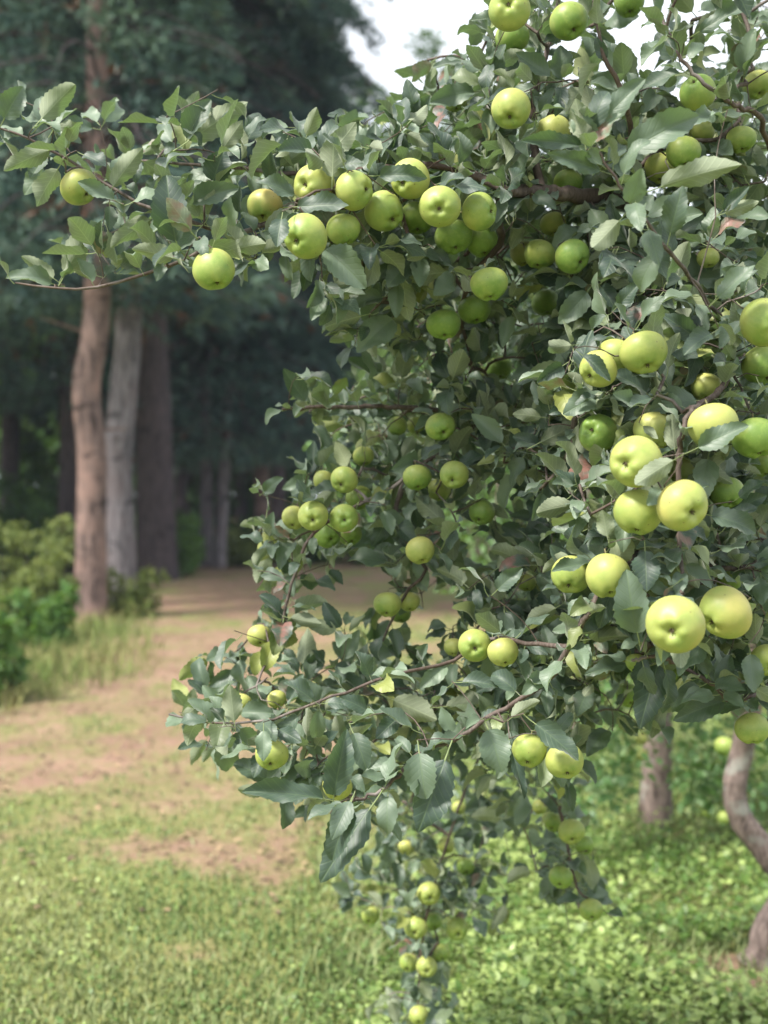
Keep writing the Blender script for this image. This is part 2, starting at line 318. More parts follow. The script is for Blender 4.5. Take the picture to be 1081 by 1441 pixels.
# ------------------------------------------------------------------ apples (photo centre x, y, width in px, calyx offset in radii, ripeness, blush, depth or None, label)
AP = [
 (112,263,54,.55,.55,.75,.2,None,'yellowish apple farthest left in the tree, under a leaf on the long upper branch'),
 (303,380,63,.12,.78,.45,0,None,'smooth lime apple hanging alone below the long left branch'),
 (373,291,52,-.2,.75,.8,.6,None,'pink-tinged apple half behind a leaf, left end of the upper row'),
 (441,262,60,-.55,-.1,.85,.8,1.93,'rosy yellow apple with its eye facing left, behind a dark leaf in the upper row'),
 (429,333,65,-.55,.25,.55,.25,1.84,'big lime apple with deep eye facing left, lowest at the left of the upper row'),
 (484,323,49,.25,.93,.45,.1,1.93,'small round apple right beside the big one with deep eye, upper row'),
 (499,268,57,.82,-.1,.65,.25,1.90,'apple in the upper row whose eye points right, under the pinkish leaf'),
 (540,299,59,.62,.45,.55,0,1.95,'apple with eye at its lower right, middle of the upper row'),
 (576,252,58,-.5,.25,.65,.1,1.93,'apple capped by a flat dark leaf above the upper row'),
 (586,307,52,.1,.9,.1,0,2.12,'shaded green apple behind the two middle apples of the upper row'),
 (619,291,60,-.05,.12,.6,0,1.88,'apple with its star-like eye facing straight out, upper row'),
 (675,297,56,.86,.02,.5,.1,1.93,'right-hand end apple of the upper row, eye turned right to the bough'),
 (638,333,54,.2,.85,.1,0,2.08,'darker green apple tucked under the one whose eye faces straight out'),
 (677,340,48,.3,.9,.15,0,2.10,'darker green apple tucked under the right end of the upper row'),
 (688,400,55,.12,.93,.4,0,1.95,'round lime apple hanging alone under the right end of the upper row'),
 (624,457,48,.1,.9,.15,0,2.15,'shaded apple crossed by a narrow leaf, below the upper row'),
 (668,436,46,.2,.9,.05,0,2.22,'dim green apple just under the lone round one below the row'),
 (702,518,38,.2,.9,0,0,2.5,'very dark small apple deep in the shade of the crown centre'),
 (717,13,58,-.08,-.35,.6,0,None,'topmost yellow apple against the sky, eye facing out'),
 (722,53,50,.1,.9,.2,0,None,'green apple directly beneath the topmost one, against the sky'),
 (801,30,54,.35,.6,.3,0,None,'apple against the sky beside the dark upright twig, eye low'),
 (885,3,44,.1,.8,.3,0,None,'apple cut by the top edge, right of the upright twig'),
 (719,154,58,-.08,.5,.6,.1,None,'yellow apple with low eye standing out below the sky gap'),
 (982,130,54,-.3,-.8,.4,.1,None,'lumpy green apple near the top right beside a slanting twig'),
 (1066,119,42,.2,.8,.6,0,None,'pale yellow apple at the upper right edge, under high leaves'),
 (962,214,52,.1,.9,.35,0,None,'upper of two apples behind the long serrated leaf, top right'),
 (930,237,48,-.1,.9,.65,0,None,'lower yellower apple behind the long serrated leaf, top right'),
 (986,187,38,0,.9,.6,0,2.15,'bit of apple peeping over the pair behind the long serrated leaf'),
 (779,187,52,.1,.8,.75,0,2.05,'yellow apple mostly hidden by long leaves left of the folded pale leaf'),
 (800,258,42,.1,.9,.2,0,2.15,'dim apple hidden just above the thick bough'),
 (1043,196,42,.1,.9,.35,0,2.1,'green apple among leaves near the right edge, below the slanting twig'),
 (806,360,52,.62,.5,.1,0,None,'scarred dark green apple under the thick bough, eye to the right'),
 (760,358,46,-.2,.9,.45,0,2.12,'yellow-green apple touching the scarred dark one under the bough'),
 (779,316,38,.1,.9,.8,0,2.2,'bright yellow apple showing between twigs right under the bough'),
 (737,357,40,.1,.9,.85,0,2.3,'bright yellow apple at the left of the group under the bough'),
 (641,141,36,.1,.9,.6,0,2.2,'small yellow apple behind leaves at the upper left of the crown'),
 (997,363,32,.1,.9,.7,0,2.0,'small yellow spot of apple by the long foreground twig'),
 (1076,452,70,.5,.3,.6,.1,None,'large apple cut by the right edge, upper one of two'),
 (1074,515,60,.3,.8,.25,0,None,'shaded apple below the large one at the right edge'),
 (905,497,67,.3,.8,.55,0,None,'speckled dull yellow apple heading the cluster right of centre'),
 (866,502,54,-.3,.8,.7,0,1.88,'apple squeezed behind the speckled one heading its cluster'),
 (842,519,56,-.65,.5,.8,.1,1.80,'bright apple crossed by a dark narrow leaf beside the speckled one'),
 (768,426,40,.2,.9,.05,0,2.4,'dark green apple in the shaded hollow under the bough'),
 (843,610,58,-.5,-.25,.35,0,None,'green apple whose eye faces upper left, left of the big cluster'),
 (893,650,76,-.5,.1,.8,.15,None,'large pale yellow apple with eye facing left in the big right cluster'),
 (921,607,60,-.1,.9,.8,.1,1.83,'yellow apple behind purple-brown leaves at the top of the big right cluster'),
 (1004,600,71,.2,.9,.7,.1,None,'large apple over a curled dark leaf, right part of the big cluster'),
 (899,722,72,-.1,.9,.75,0,1.70,'large apple with a blotched round leaf on it, bottom of the big cluster'),
 (960,711,74,.55,.38,.8,.2,1.64,'large apple with eye at lower right, lowest of the big cluster'),
 (958,664,46,.1,.9,.6,0,1.95,'piece of apple behind the crossing leaves inside the big cluster'),
 (1024,694,48,.2,.8,.15,0,1.9,'green apple in shade right of the lowest one of the big cluster'),
 (1064,617,66,.2,.9,.0,0,1.78,'broad dark green apple in shade at the right edge beside the big cluster'),
 (1076,656,36,.1,.9,.2,0,2.3,'small dim apple at the right edge below the broad shaded one'),
 (995,545,44,-.1,.9,.8,0,1.95,'yellow apple behind spotted leaves above the big right cluster'),
 (620,600,42,.3,.6,.3,0,2.22,'round green apple above the pair in the middle of the crown'),
 (638,668,42,-.1,.55,.6,0,2.2,'brighter right-hand apple of the pair in mid crown, eye low'),
 (587,672,41,.1,.92,.4,0,2.25,'left-hand apple of the pair in mid crown, set apart and duller'),
 (618,690,36,.1,.9,.6,0,2.4,'part of an apple behind and below the pair in mid crown'),
 (678,721,38,-.3,.75,.15,0,2.3,'dark pear-shaped apple hanging below leaves right of the mid pair'),
 (512,642,31,.1,.9,.5,0,2.4,'small yellowish apple above the left hanging cluster'),
 (484,675,40,-.35,.55,.6,0,2.24,'apple at the top of the left hanging cluster, eye low left'),
 (456,676,32,-.1,.9,.7,0,2.45,'pale small apple beside the top one of the left hanging cluster'),
 (440,726,43,0,.35,.7,0,2.16,'bright apple in the left hanging cluster with eye facing out, left one'),
 (484,730,42,.05,.1,.5,0,2.18,'greener apple in the left hanging cluster with eye facing out, right one'),
 (414,729,37,-.2,.8,.85,0,2.32,'yellow apple at the far left of the left hanging cluster'),
 (462,753,39,.3,.4,.3,0,2.3,'lowest apple of the left hanging cluster, under the two with open eyes'),
 (493,752,36,.2,.8,.2,0,2.38,'shaded apple at the lower right of the left hanging cluster'),
 (505,700,38,.2,.8,.3,0,2.4,'apple half hidden behind the right rim of the left hanging cluster'),
 (592,775,42,.2,.85,.75,0,2.22,'yellow apple with a leaf over its right side, below the mid pair'),
 (545,851,40,-.1,.9,.6,0,2.3,'left apple of the low trio between hanging leaves'),
 (576,847,31,.1,.9,.7,0,2.35,'right small apple of the low trio between hanging leaves'),
 (564,863,32,.1,.9,.2,0,2.5,'dark underneath apple of the low trio between hanging leaves'),
 (365,895,34,.1,.8,.95,0,2.3,'bright yellow apple on the drooping twig at the left, above the path'),
 (560,600,30,-.2,.9,.4,0,2.45,'small apple behind a pale leaf below the level twig'),
 (586,599,28,.2,.9,.6,0,2.6,'smaller yellow apple just right of the one behind a pale leaf'),
 (669,908,48,-.05,.25,.6,0,2.0,'apple with open eye at the fork of the lower boughs'),
 (708,918,45,.2,.9,.75,0,1.98,'yellow apple right next to the open-eyed one at the lower fork'),
 (638,911,28,-.1,.9,.8,0,2.3,'small yellow apple peeping out left of the pair at the lower fork'),
 (804,808,58,-.2,.8,.55,0,None,'apple with a pointed leaf lying across it, left of the scratched one'),
 (857,810,68,.1,.92,.75,.1,None,'large scratched yellow apple behind an upright pale leaf'),
 (951,880,83,-.2,.27,.75,.25,1.60,'biggest nearest apple, bumpy base and open eye facing us'),
 (1021,863,75,-.7,.5,.75,.3,1.70,'large smooth apple to the right of the biggest nearest one'),
 (1026,820,34,.1,.9,.3,0,1.95,'small green apple behind the top of the large smooth right one'),
 (744,1056,50,-.1,.9,.6,0,1.86,'left apple of the two under the lower bough, free of leaves'),
 (795,1071,54,.2,.85,.7,0,1.84,'right apple of the two under the lower bough, capped by a dark leaf'),
 (1060,1026,50,.1,.93,.5,0,1.95,'apple at the right edge hanging before the crooked trunk'),
 (943,948,27,.1,.9,.2,0,2.0,'tiny green apple under the stalks below the biggest apple'),
 (895,933,30,-.1,.9,.5,0,2.0,'small apple left of the stalks below the biggest apple'),
 (885,979,36,.2,.8,0,0,2.5,'dark apple in deep shade behind the long pointed leaves'),
 (1078,930,46,.4,.6,.6,0,1.9,'sliver of apple at the right edge below the large smooth one'),
 (741,820,28,.1,.9,.7,0,2.3,'pale little apple left of the one crossed by a pointed leaf'),
 (382,1061,48,-.1,.85,.6,0,1.96,'apple hanging alone under the tip of the lowest left bough'),
 (474,1107,42,-.2,.9,.9,0,1.98,'yellow pecked apple behind leaves at the red shoot tip'),
 (390,984,28,.2,.8,.9,0,2.2,'small yellow apple glimpsed above the lowest left bough'),
 (340,990,30,-.2,.8,.8,0,2.2,'small pale apple behind leaves near the end of the lowest left bough'),
 (604,1257,34,.1,.5,.75,0,3.0,'pale topmost apple of the hanging string over the grass'),
 (585,1305,33,-.2,.6,.65,0,3.0,'second apple down the hanging string over the grass, left side'),
 (643,1308,33,.2,.6,.6,0,3.05,'apple on the right of the hanging string over the grass'),
 (575,1355,27,-.2,.8,.6,0,3.05,'left of the two lowest touching apples on the hanging string'),
 (600,1361,30,.1,.5,.7,0,2.98,'right and brighter of the two lowest touching apples on the hanging string'),
 (621,1341,27,.2,.8,.3,0,3.1,'dull apple up and to the right of the touching pair on the string'),
 (590,1429,28,0,.8,.7,0,3.0,'apple at the very bottom of the picture, end of the hanging string'),
 (521,1288,27,-.2,.8,.5,0,3.15,'blurred apple left out from the hanging string, among hanging leaves'),
 (655,1219,27,.1,.8,.15,0,3.1,'dark green apple in the foliage above right of the hanging string'),
 (628,1190,24,.1,.8,.8,0,3.1,'small yellow oval apple high in the low hanging foliage'),
 (571,1193,22,-.1,.8,.9,0,3.1,'tiny yellow apple high at the left of the low hanging foliage'),
 (610,1297,26,.2,.8,.3,0,3.15,'apple behind the middle of the hanging string'),
 (646,1137,20,0,.8,.8,0,3.3,'tiny pale apple at the top of the low hanging foliage'),
 (804,1170,38,.1,.8,.55,0,2.65,'largest apple of the small drooping spray right of the hanging string'),
 (822,1190,28,.3,.8,.2,0,2.72,'darker apple tucked at the lower right of the drooping spray'),
 (779,1157,29,-.2,.8,.4,0,2.8,'apple behind the upper left of the drooping spray'),
 (789,1235,34,-.1,.8,.3,0,2.68,'apple with a leaf across its left side, midway down the drooping spray'),
 (832,1281,33,.1,.8,.35,0,2.68,'last apple at the bottom of the drooping spray over clover'),
 (760,1136,22,0,.8,.7,0,2.9,'tiny pale apple up at the left of the drooping spray'),
]
rows = []
for (px, py, w, cx, cy, ripe, bl, d, lab) in AP:
    size = .078*(w/83)**.5; d = size*F/w if d is None else d
    rows.append([px, py, d, w*d/F/2/1.0, cx, cy, ripe, bl])
A_ = np.array(rows)
for i in range(len(A_)):              # apples that would pass through each other: set the dimmer one further back
    for _ in range(30):
        moved = False
        pi = P(A_[i, 0], A_[i, 1], A_[i, 2])
        for j in range(len(A_)):
            if j == i: continue
            pj = P(A_[j, 0], A_[j, 1], A_[j, 2])
            if np.linalg.norm(pi-pj) < (A_[i, 3]+A_[j, 3])*.94:
                k = i if A_[i, 2] >= A_[j, 2] else j
                A_[k, 3] *= (A_[k, 2]+.01)/A_[k, 2]; A_[k, 2] += .01; moved = True; pi = P(A_[i, 0], A_[i, 1], A_[i, 2])
        if not moved: break
def apple_mesh(seed):
    r0 = np.random.default_rng(seed); nphi, nth = 26, 36; k5 = r0.uniform(0, 6.28); asym = r0.uniform(-.075, .075); conic = r0.uniform(.03, .09); V = []
    for a in range(nphi+1):
        ph = math.pi*a/nphi
        for b in range(nth):
            th = 2*math.pi*b/nth; r = math.sin(min(ph, 3.14159))**.94*(1+conic*math.cos(ph)); z = .90*math.cos(ph); lob = math.cos(5*th+k5)
            if z > 0: z -= .42*math.exp(-(r/.24)**2)+.0
            else:
                z += .34*math.exp(-(r/.235)**2) - .035*lob*math.exp(-((r-.42)/.2)**2); r *= 1+.022*lob*min(1, -z*1.3)
            r *= 1+asym*math.cos(th)+.012*math.sin(2*th+k5); V.append((r*math.cos(th), r*math.sin(th)*(1-asym*.5), z*(1+asym*1.1*math.sin(th))))
    i = np.arange(nphi)[:, None]*nth; j = np.arange(nth)[None]; k = (j+1) % nth
    m = MB(); m.add(V, np.stack([i+j, i+j+nth, i+k+nth, i+k], -1).reshape(-1, 4)); return m.mesh('apple', [APPLE])
APM = [apple_mesh(s) for s in range(6)]
def calyx_mesh():
    m = MB()
    for k in range(5):
        a = k*2*math.pi/5; u = np.array([math.cos(a), math.sin(a), 0]); w = np.array([-math.sin(a), math.cos(a), 0]); z = np.array([0, 0, 1.])
        m.add([u*.02-w*.035-z*.66, u*.02+w*.035-z*.66, u*.09+w*.028-z*.72, u*.09-w*.028-z*.72, u*.075-z*.80+w*.01, u*.075-z*.80-w*.01], [[0, 1, 2, 3], [3, 2, 4, 5]])
    a = np.arange(10)*2*math.pi/10
    m.add(np.concatenate([np.stack([.07*np.cos(a), .07*np.sin(a), a*0-.655], -1), [[0, 0, -.70]]]), [[i, (i+1) % 10, 10] for i in range(10)])
    return m.mesh('calyx', [CALYX])
def stem_mesh():
    m = MB(); m.tube([(0, 0, .45), (.01, 0, .7), (.04, .01, .95), (.09, .02, 1.25)], [.035, .028, .03, .045], 6); return m.mesh('stem', [STEM])
CAM_, STM_ = calyx_mesh(), stem_mesh()
a_root = bpy.data.objects.new('apple', APM[0]); S.collection.objects.link(a_root)
for nm, me in (('calyx', CAM_), ('stem', STM_)):
    c = bpy.data.objects.new(nm, me); S.collection.objects.link(c); c.parent = a_root
right = np.array([1., 0, 0]); fwd = np.array([0, cp, -sp]); up = np.array([0, sp, cp])
stem_ends = []
for i, (px, py, d, r, cx, cy, ripe, bl) in enumerate(A_):
    o = a_root if i == 0 else copy_tree(a_root)
    o.data = APM[i % 6]; pos = P(px, py, d); o.location = pos
    q = math.hypot(cx, cy); cx, cy = (cx/q*.96, cy/q*.96) if q > .96 else (cx, cy); q = math.hypot(cx, cy)
    ray = nrm(pos-np.array([0, 0, CAMZ]))
    e1 = nrm(np.cross(ray, [0, 0, 1])); e2 = np.cross(e1, ray)
    cal = nrm(e1*cx - e2*cy - ray*math.sqrt(1-q*q))
    qt = Vector(-cal).to_track_quat('Z', 'Y'); o.rotation_mode = 'QUATERNION'
    o.rotation_quaternion = qt @ Matrix.Rotation(rng.uniform(0, 6.28), 3, 'Z').to_quaternion()
    s_ = r*.985; o.scale = (s_*rng.uniform(.97, 1.03), s_*rng.uniform(.97, 1.03), s_*rng.uniform(.93, 1.02))
    o.color = (ripe*.9-.06+rng.uniform(-.08, .08), bl*.6, 0, 1)
    bottom = py > 1110 and d > 2.5
    tag(o, AP[i][8], 'apple', 'green apples on the low hanging shoots' if bottom else 'green apples in the near apple tree')
    stem_ends.append(pos - cal*r*1.25)
stem_ends = np.array(stem_ends); APOS = P(A_[:, 0], A_[:, 1], A_[:, 2])

# ------------------------------------------------------------------ the near apple tree
def depth_at(px, py):
    px = np.atleast_1d(np.asarray(px, float)); py = np.atleast_1d(np.asarray(py, float))
    D2 = (px[:, None]-A_[None, :, 0])**2+(py[:, None]-A_[None, :, 1])**2+900
    w = 1/D2**1.5; return (w*A_[None, :, 2]).sum(1)/w.sum(1)
# (start limb index or None, radius at start, radius at end, points)
LIMBS = [
 ('trunk', .050, .032, [(1068,1356,4.12),(1082,1300,4.12),(1112,1252,4.12),(1078,1200,4.12),(1042,1150,4.12),(1034,1105,4.12),(1046,1050,4.12),(1062,950,4.0),(1076,800,3.8),(1080,650,3.5),(1075,500,3.2)]),
 ('A', .024, .009, [(1075,500,3.2),(1010,340,2.7),(900,288,2.3),(830,276,2.12),(760,270,2.04),(714,270,1.99)]),
 ('L1', .008, .0022, [(714,270,1.99),(640,236,2.03),(560,236,2.06),(480,240,2.07),(400,243,2.08),(300,233,2.08),(190,228,2.10)]),
 ('L2', .006, .0018, [(520,262,2.06),(430,290,2.03),(380,312,2.02),(330,328,2.0),(270,312,2.0),(200,290,2.02),(125,243,2.03),(60,205,2.03),(0,180,2.03)]),
 ('L3', .0045, .0016, [(330,328,2.0),(300,345,1.98),(240,373,1.98),(160,397,1.98),(90,407,1.98),(20,398,2.0)]),
 ('A2', .009, .003, [(714,270,1.99),(700,300,2.02),(705,340,2.08),(670,385,2.15),(650,440,2.25),(665,520,2.35)]),
 ('V1', .006, .0022, [(905,288,2.25),(892,200,2.05),(878,135,1.95),(852,80,1.92),(838,20,1.92),(834,-60,1.95)]),
 ('V2', .008, .003, [(760,270,2.04),(748,160,2.08),(762,95,2.1),(778,50,2.1),(792,-30,2.12)]),
 ('F1', .0042, .0016, [(1050,500,2.3),(1010,440,1.9),(960,378,1.72),(910,312,1.68),(868,255,1.66),(828,198,1.66)]),
 ('F3', .006, .0025, [(1075,500,3.2),(1100,330,2.4),(1075,180,2.0),(1040,150,1.93),(1000,125,1.9),(955,75,1.9),(930,20,1.95)]),
 ('B', .007, .003, [(1080,650,3.5),(1110,520,2.5),(1045,505,1.95),(1012,550,1.82),(965,590,1.76),(956,660,1.78),(957,760,1.76),(960,835,1.70)]),
 ('J', .010, .003, [(1080,650,3.5),(940,610,3.0),(800,570,2.7),(720,545,2.5),(650,575,2.4),(560,573,2.35),(470,573,2.3),(398,576,2.28)]),
 ('E', .005, .0022, [(720,545,2.5),(650,618,2.36),(590,655,2.32),(555,685,2.33),(500,712,2.32),(440,752,2.24),(415,810,2.24),(400,860,2.25),(385,905,2.26),(362,965,2.2)]),
 ('G', .006, .0022, [(590,655,2.32),(565,690,2.34),(560,740,2.34),(600,800,2.3),(575,828,2.32),(552,872,2.36),(540,900,2.36)]),
 ('C', .007, .0025, [(940,610,3.0),(930,720,2.3),(885,790,1.88),(835,850,1.82),(800,912,1.84),(768,958,1.88),(700,1003,1.88),(640,1040,1.88),(590,1060,1.86),(545,1105,1.82),(492,1131,1.80)]),
 ('D', .0042, .0018, [(800,912,1.84),(740,905,1.95),(690,900,2.05),(625,935,2.04),(560,948,2.0),(500,970,1.98),(440,990,1.98),(380,1014,1.98),(300,1017,2.0),(240,1005,2.02)]),
 ('K', .006, .002, [(1062,950,4.0),(930,930,3.5),(800,960,3.2),(710,1010,3.1),(660,1100,3.05),(625,1200,3.05),(600,1290,3.05),(590,1380,3.05),(588,1440,3.02)]),
 ('I', .007, .002, [(800,960,3.2),(800,1060,2.85),(790,1130,2.75),(800,1200,2.72),(812,1250,2.7),(836,1272,2.7)]),
 ('M', .006, .0025, [(1062,950,4.0),(1100,900,2.8),(1085,960,2.05),(1030,985,1.92),(1000,960,1.9),(930,925,1.86),(890,930,1.86)]),
 ('N', .007, .003, [(1075,500,3.2),(1090,700,2.3),(1080,780,1.95),(1010,800,1.9),(990,760,1.92)]),
 ('O', .012, .003, [(1010,340,2.7),(900,440,2.3),(860,470,2.05),(815,560,2.0),(800,640,2.05),(760,690,2.1)]),
]
nodes = []; nlimb = []; npar = []; nrad = []
def addnode(p, limb, par, rad): nodes.append(np.asarray(p, float)); nlimb.append(limb); npar.append(par); nrad.append(rad); return len(nodes)-1
limb_pts = []
for li, (nm, ra, rb, pts) in enumerate(LIMBS):
    q = np.array([[a, b, c] for a, b, c in pts], float); w = P(q[:, 0], q[:, 1], q[:, 2]); L = np.linalg.norm(np.diff(w, axis=0), axis=1).sum()
    n = max(8, int(L/.03)); sp_ = smooth_path(w, n); t_ = np.linspace(0, 1, n)
    if li > 0: sp_[1:] += (rng.normal(size=(n-1, 3))*.0014)
    rad = ra+(rb-ra)*t_**.8
    if li == 0: rad[:3] *= [1.6, 1.3, 1.1]
    limb_pts.append((sp_, rad)); prev = None
    if li > 0:
        dd = [np.linalg.norm(x-sp_[0]) for x in nodes]; prev = int(np.argmin(dd)); sp_[0] = nodes[prev]
    for k in range(n): prev = addnode(sp_[k], li, prev, rad[k])
GRID = """
000000000000000024444313456
000000000000000025541102345
000000000000001456434224566
112210221000012687788888888
134443444355568899999988998
345566666678888999988888998
124566666777899998888888888
001345666788899988899988888
013324555677888888899988888
244334211346788888899998888
000000000003678788899988888
000000000004558888899988888
000000000000347888888988888
000000000033378888888888888
000000000166778888888888888
000000000004668866888888888
000000000036788864588888888
000000000267768753488888888
000000001677566533488888888
000000000464357523688888888
000000000351045236788888888
000000000551245037888888888
000000005642343467888888888
000000136655566678888766666
000000367777777778877455456
000000345677777777764231004
000000131457888655752000000
000000001457646544551000000
000000000016536555232000000
000000000000045555144000000
000000000000345554254000000
000000000001236653023100000
000000000000126531003200000
000000000000005410000000000
000000000000005300000000000
000000000000025300000000000
""".split()
att = []       # attractors: world position, kind (0 spur, 1 apple stem, 2 hero leaf base), payload
for gy, row in enumerate(GRID):
    for gx, c in enumerate(row[:27]):
        dgt = int(c); nsp = dgt*.30*(1.55 if gy > 27 else .5 if gx < 9 and gy < 11 else 1)
        for _ in range(int(nsp+rng.random())):
            px = gx*40+rng.uniform(0, 40); py = gy*40+rng.uniform(0, 40); d0 = depth_at(px, py)[0]
            att.append((P(px, py, d0+rng.uniform(-.07, .30)), 0, None))
        if dgt >= 6 and gx > 12:
            for _ in range(int(nsp*.62+rng.random())):
                px = gx*40+rng.uniform(0, 40); py = gy*40+rng.uniform(0, 40); d0 = depth_at(px, py)[0]
                att.append((P(px, py, d0+rng.uniform(.3, 1.25)), 0, None))
for _ in range(260):      # crown beyond the frame to the right and above, so the light falls as under a whole tree
    px, py = (rng.uniform(1085, 1500), rng.uniform(-300, 1000)) if rng.random() < .6 else (rng.uniform(680, 1300), rng.uniform(-420, -30))
    att.append((P(px, py, rng.uniform(1.8, 3.4)), 0, None))
for p in stem_ends: att.append((p, 1, None))
HERO = [  # blade base x,y, tip x,y, side T/U, width factor, depth offset or absolute depth, colour shift
 (6,167,32,123,'T',1.3,0),(59,167,105,119,'U',.9,0),(70,211,9,240,'U',.8,0),(81,238,55,290,'U',1,0),(118,218,152,240,'T',1.2,0),(159,263,200,211,'P',.8,0),(161,281,113,259,'T',.8,-.06),
 (248,341,234,250,'T',.95,0),(212,309,159,348,'U',.8,0),(263,196,294,141,'T',.9,0),(266,198,346,148,'U',.7,0),(315,207,340,171,'U',1,0),(300,255,315,213,'T',1.6,0),(270,285,335,263,'T',.8,0),
 (329,351,374,344,'U',1.1,0),(92,385,128,322,'U',.8,0),(76,392,33,363,'U',.8,0),(74,399,11,390,'T',.8,0),(137,388,105,380,'U',1,0),(244,363,189,352,'U',.9,0),
 (458,351,515,404,'T',1,0),(418,291,491,293,'T',.8,-.10),(414,274,363,256,'T',.9,-.04),(468,250,470,190,'P',1.1,-.03),(534,247,600,250,'T',.7,-.10),(396,309,390,351,'T',1.2,-.05),
 (581,363,546,408,'T',1.2,0),(553,449,503,495,'T',1.1,0),(538,418,493,433,'T',.9,0),(507,445,457,460,'U',1,0),(693,239,754,225,'U',.7,0),
 (822,196,811,142,'U',1.1,1.64),(845,240,769,218,'T',.6,1.66),(840,178,903,118,'T',.7,1.68),(883,214,978,165,'T',.8,1.66),(929,263,1038,236,'U',.6,1.64),(943,329,960,267,'T',1,1.66),(871,311,831,352,'U',1,1.66),
 (791,111,789,67,'T',1.3,0),(693,111,711,67,'T',1.2,0),(983,45,1054,11,'T',.6,0),(667,129,602,147,'T',.8,0),(791,396,731,378,'T',1,0),(818,205,733,200,'T',.5,1.66),
 (820,500,859,535,'T',.6,-.10),(910,553,862,525,'T',1.2,-.10),(851,553,792,588,'T',1,0),(774,584,781,532,'T',1,0),(982,630,1049,602,'T',.8,-.09),(947,648,892,683,'U',.8,-.11),(950,634,947,584,'U',.9,-.08),
 (929,690,908,714,'T',1.3,-.12),(971,648,1028,680,'U',.6,-.07),(760,623,823,591,'U',.7,0),(806,711,753,722,'U',.9,0),(820,708,809,757,'T',1,0),(855,754,848,718,'P',1.2,-.05),(1000,725,1061,748,'T',1,-.02),
 (897,891,881,803,'T',.95,-.10),(908,775,911,832,'T',1.2,-.05),(829,793,776,807,'T',.7,-.10),(906,927,901,973,'T',.9,-.03),(926,934,903,1022,'T',.85,-.02),(1017,987,947,1015,'T',.8,-.05),(887,934,823,955,'T',.6,0),
 (989,909,954,951,'T',1.2,0),(830,980,749,983,'U',.5,-.03),(753,1018,809,1068,'T',.8,-.12),(1056,920,1060,973,'T',1,-.04),(834,899,894,895,'U',.7,0),(721,1057,735,1121,'T',.5,-.02),(795,1096,806,1140,'T',.6,0),(959,832,993,814,'T',1,-.07),
 (493,1133,468,1208,'T',.85,1.76),(521,1137,460,1237,'T',.75,1.79),(456,1124,345,1118,'T',.5,1.85),(590,1059,599,1122,'T',1.3,1.78),(627,1068,590,1165,'T',.9,1.80),(470,1119,488,1027,'T',.75,1.82),(497,1031,516,1082,'T',1,1.86),
 (687,1026,706,1084,'T',1.3,-.05),(340,1003,387,1003,'T',1,-.05),(371,1028,371,1070,'T',1,-.12),(553,985,613,1012,'U',1,-.05),(627,994,692,992,'U',.7,-.03),(530,1137,562,1182,'T',.7,1.86),
 (372,692,400,672,'T',1,0),(760,480,800,470,'T',1,0),(700,800,742,770,'U',1,-.02),(400,880,372,850,'T',1,0),(1010,420,1060,380,'T',.9,1.7),(1000,470,960,500,'T',1,1.72),(720,640,760,600,'T',1,0),(550,735,585,765,'T',1,0),
 (905,330,935,395,'T',.8,1.72),(1020,300,1065,285,'U',.8,1.75),(870,430,900,400,'T',1,1.8),(700,830,735,800,'T',1,1.9)]
hero = []
HERO += [(915,560,880,578,'T',.8,-.05),(955,585,935,600,'P',1,-.09),(905,600,925,618,'P',.8,-.09),(560,1010,530,1040,'T',1.1,1.9),(650,960,700,965,'T',.8,1.9),(520,950,500,915,'T',1,1.95),(440,985,400,960,'T',1,1.95),
 (300,1015,265,985,'T',1,1.96),(330,1015,325,965,'U',1,1.96),(720,1010,760,985,'U',.7,1.82),(1040,700,1075,680,'T',1,1.8),(1010,160,960,180,'T',.8,1.75),(930,60,900,95,'T',.9,1.8),(620,215,590,190,'T',1,1.95)]
for (bx, by, tx, ty, side, wf, dd) in HERO:
    d = dd if dd > 1 else depth_at(bx, by)[0]+dd-.02
    if dd < -.04:                                  # lies over an apple: keep it just in front of that fruit
        dist = np.hypot(A_[:, 0]-(bx+tx)/2, A_[:, 1]-(by+ty)/2); j = int(np.argmin(dist)); d = A_[j, 2]-A_[j, 3]-.02
    vx = np.array([tx-bx, ty-by]); base = P(bx-vx[0]*.28, by-vx[1]*.28, d+.012); b0 = P(bx, by, d); tp = P(tx, ty, d-.004)
    hero.append((base, b0, tp, side, wf)); att.append((base, 2, len(hero)-1))
APT = np.array([a[0] for a in att]); kinds = np.array([a[1] for a in att])
inside = (np.linalg.norm(APT[:, None]-APOS[None], axis=2) < A_[None, :, 3]*1.06).any(1) & (kinds == 0)
keep = ~inside; att = [a for a, k in zip(att, keep) if k]; APT = APT[keep]; kinds = kinds[keep]
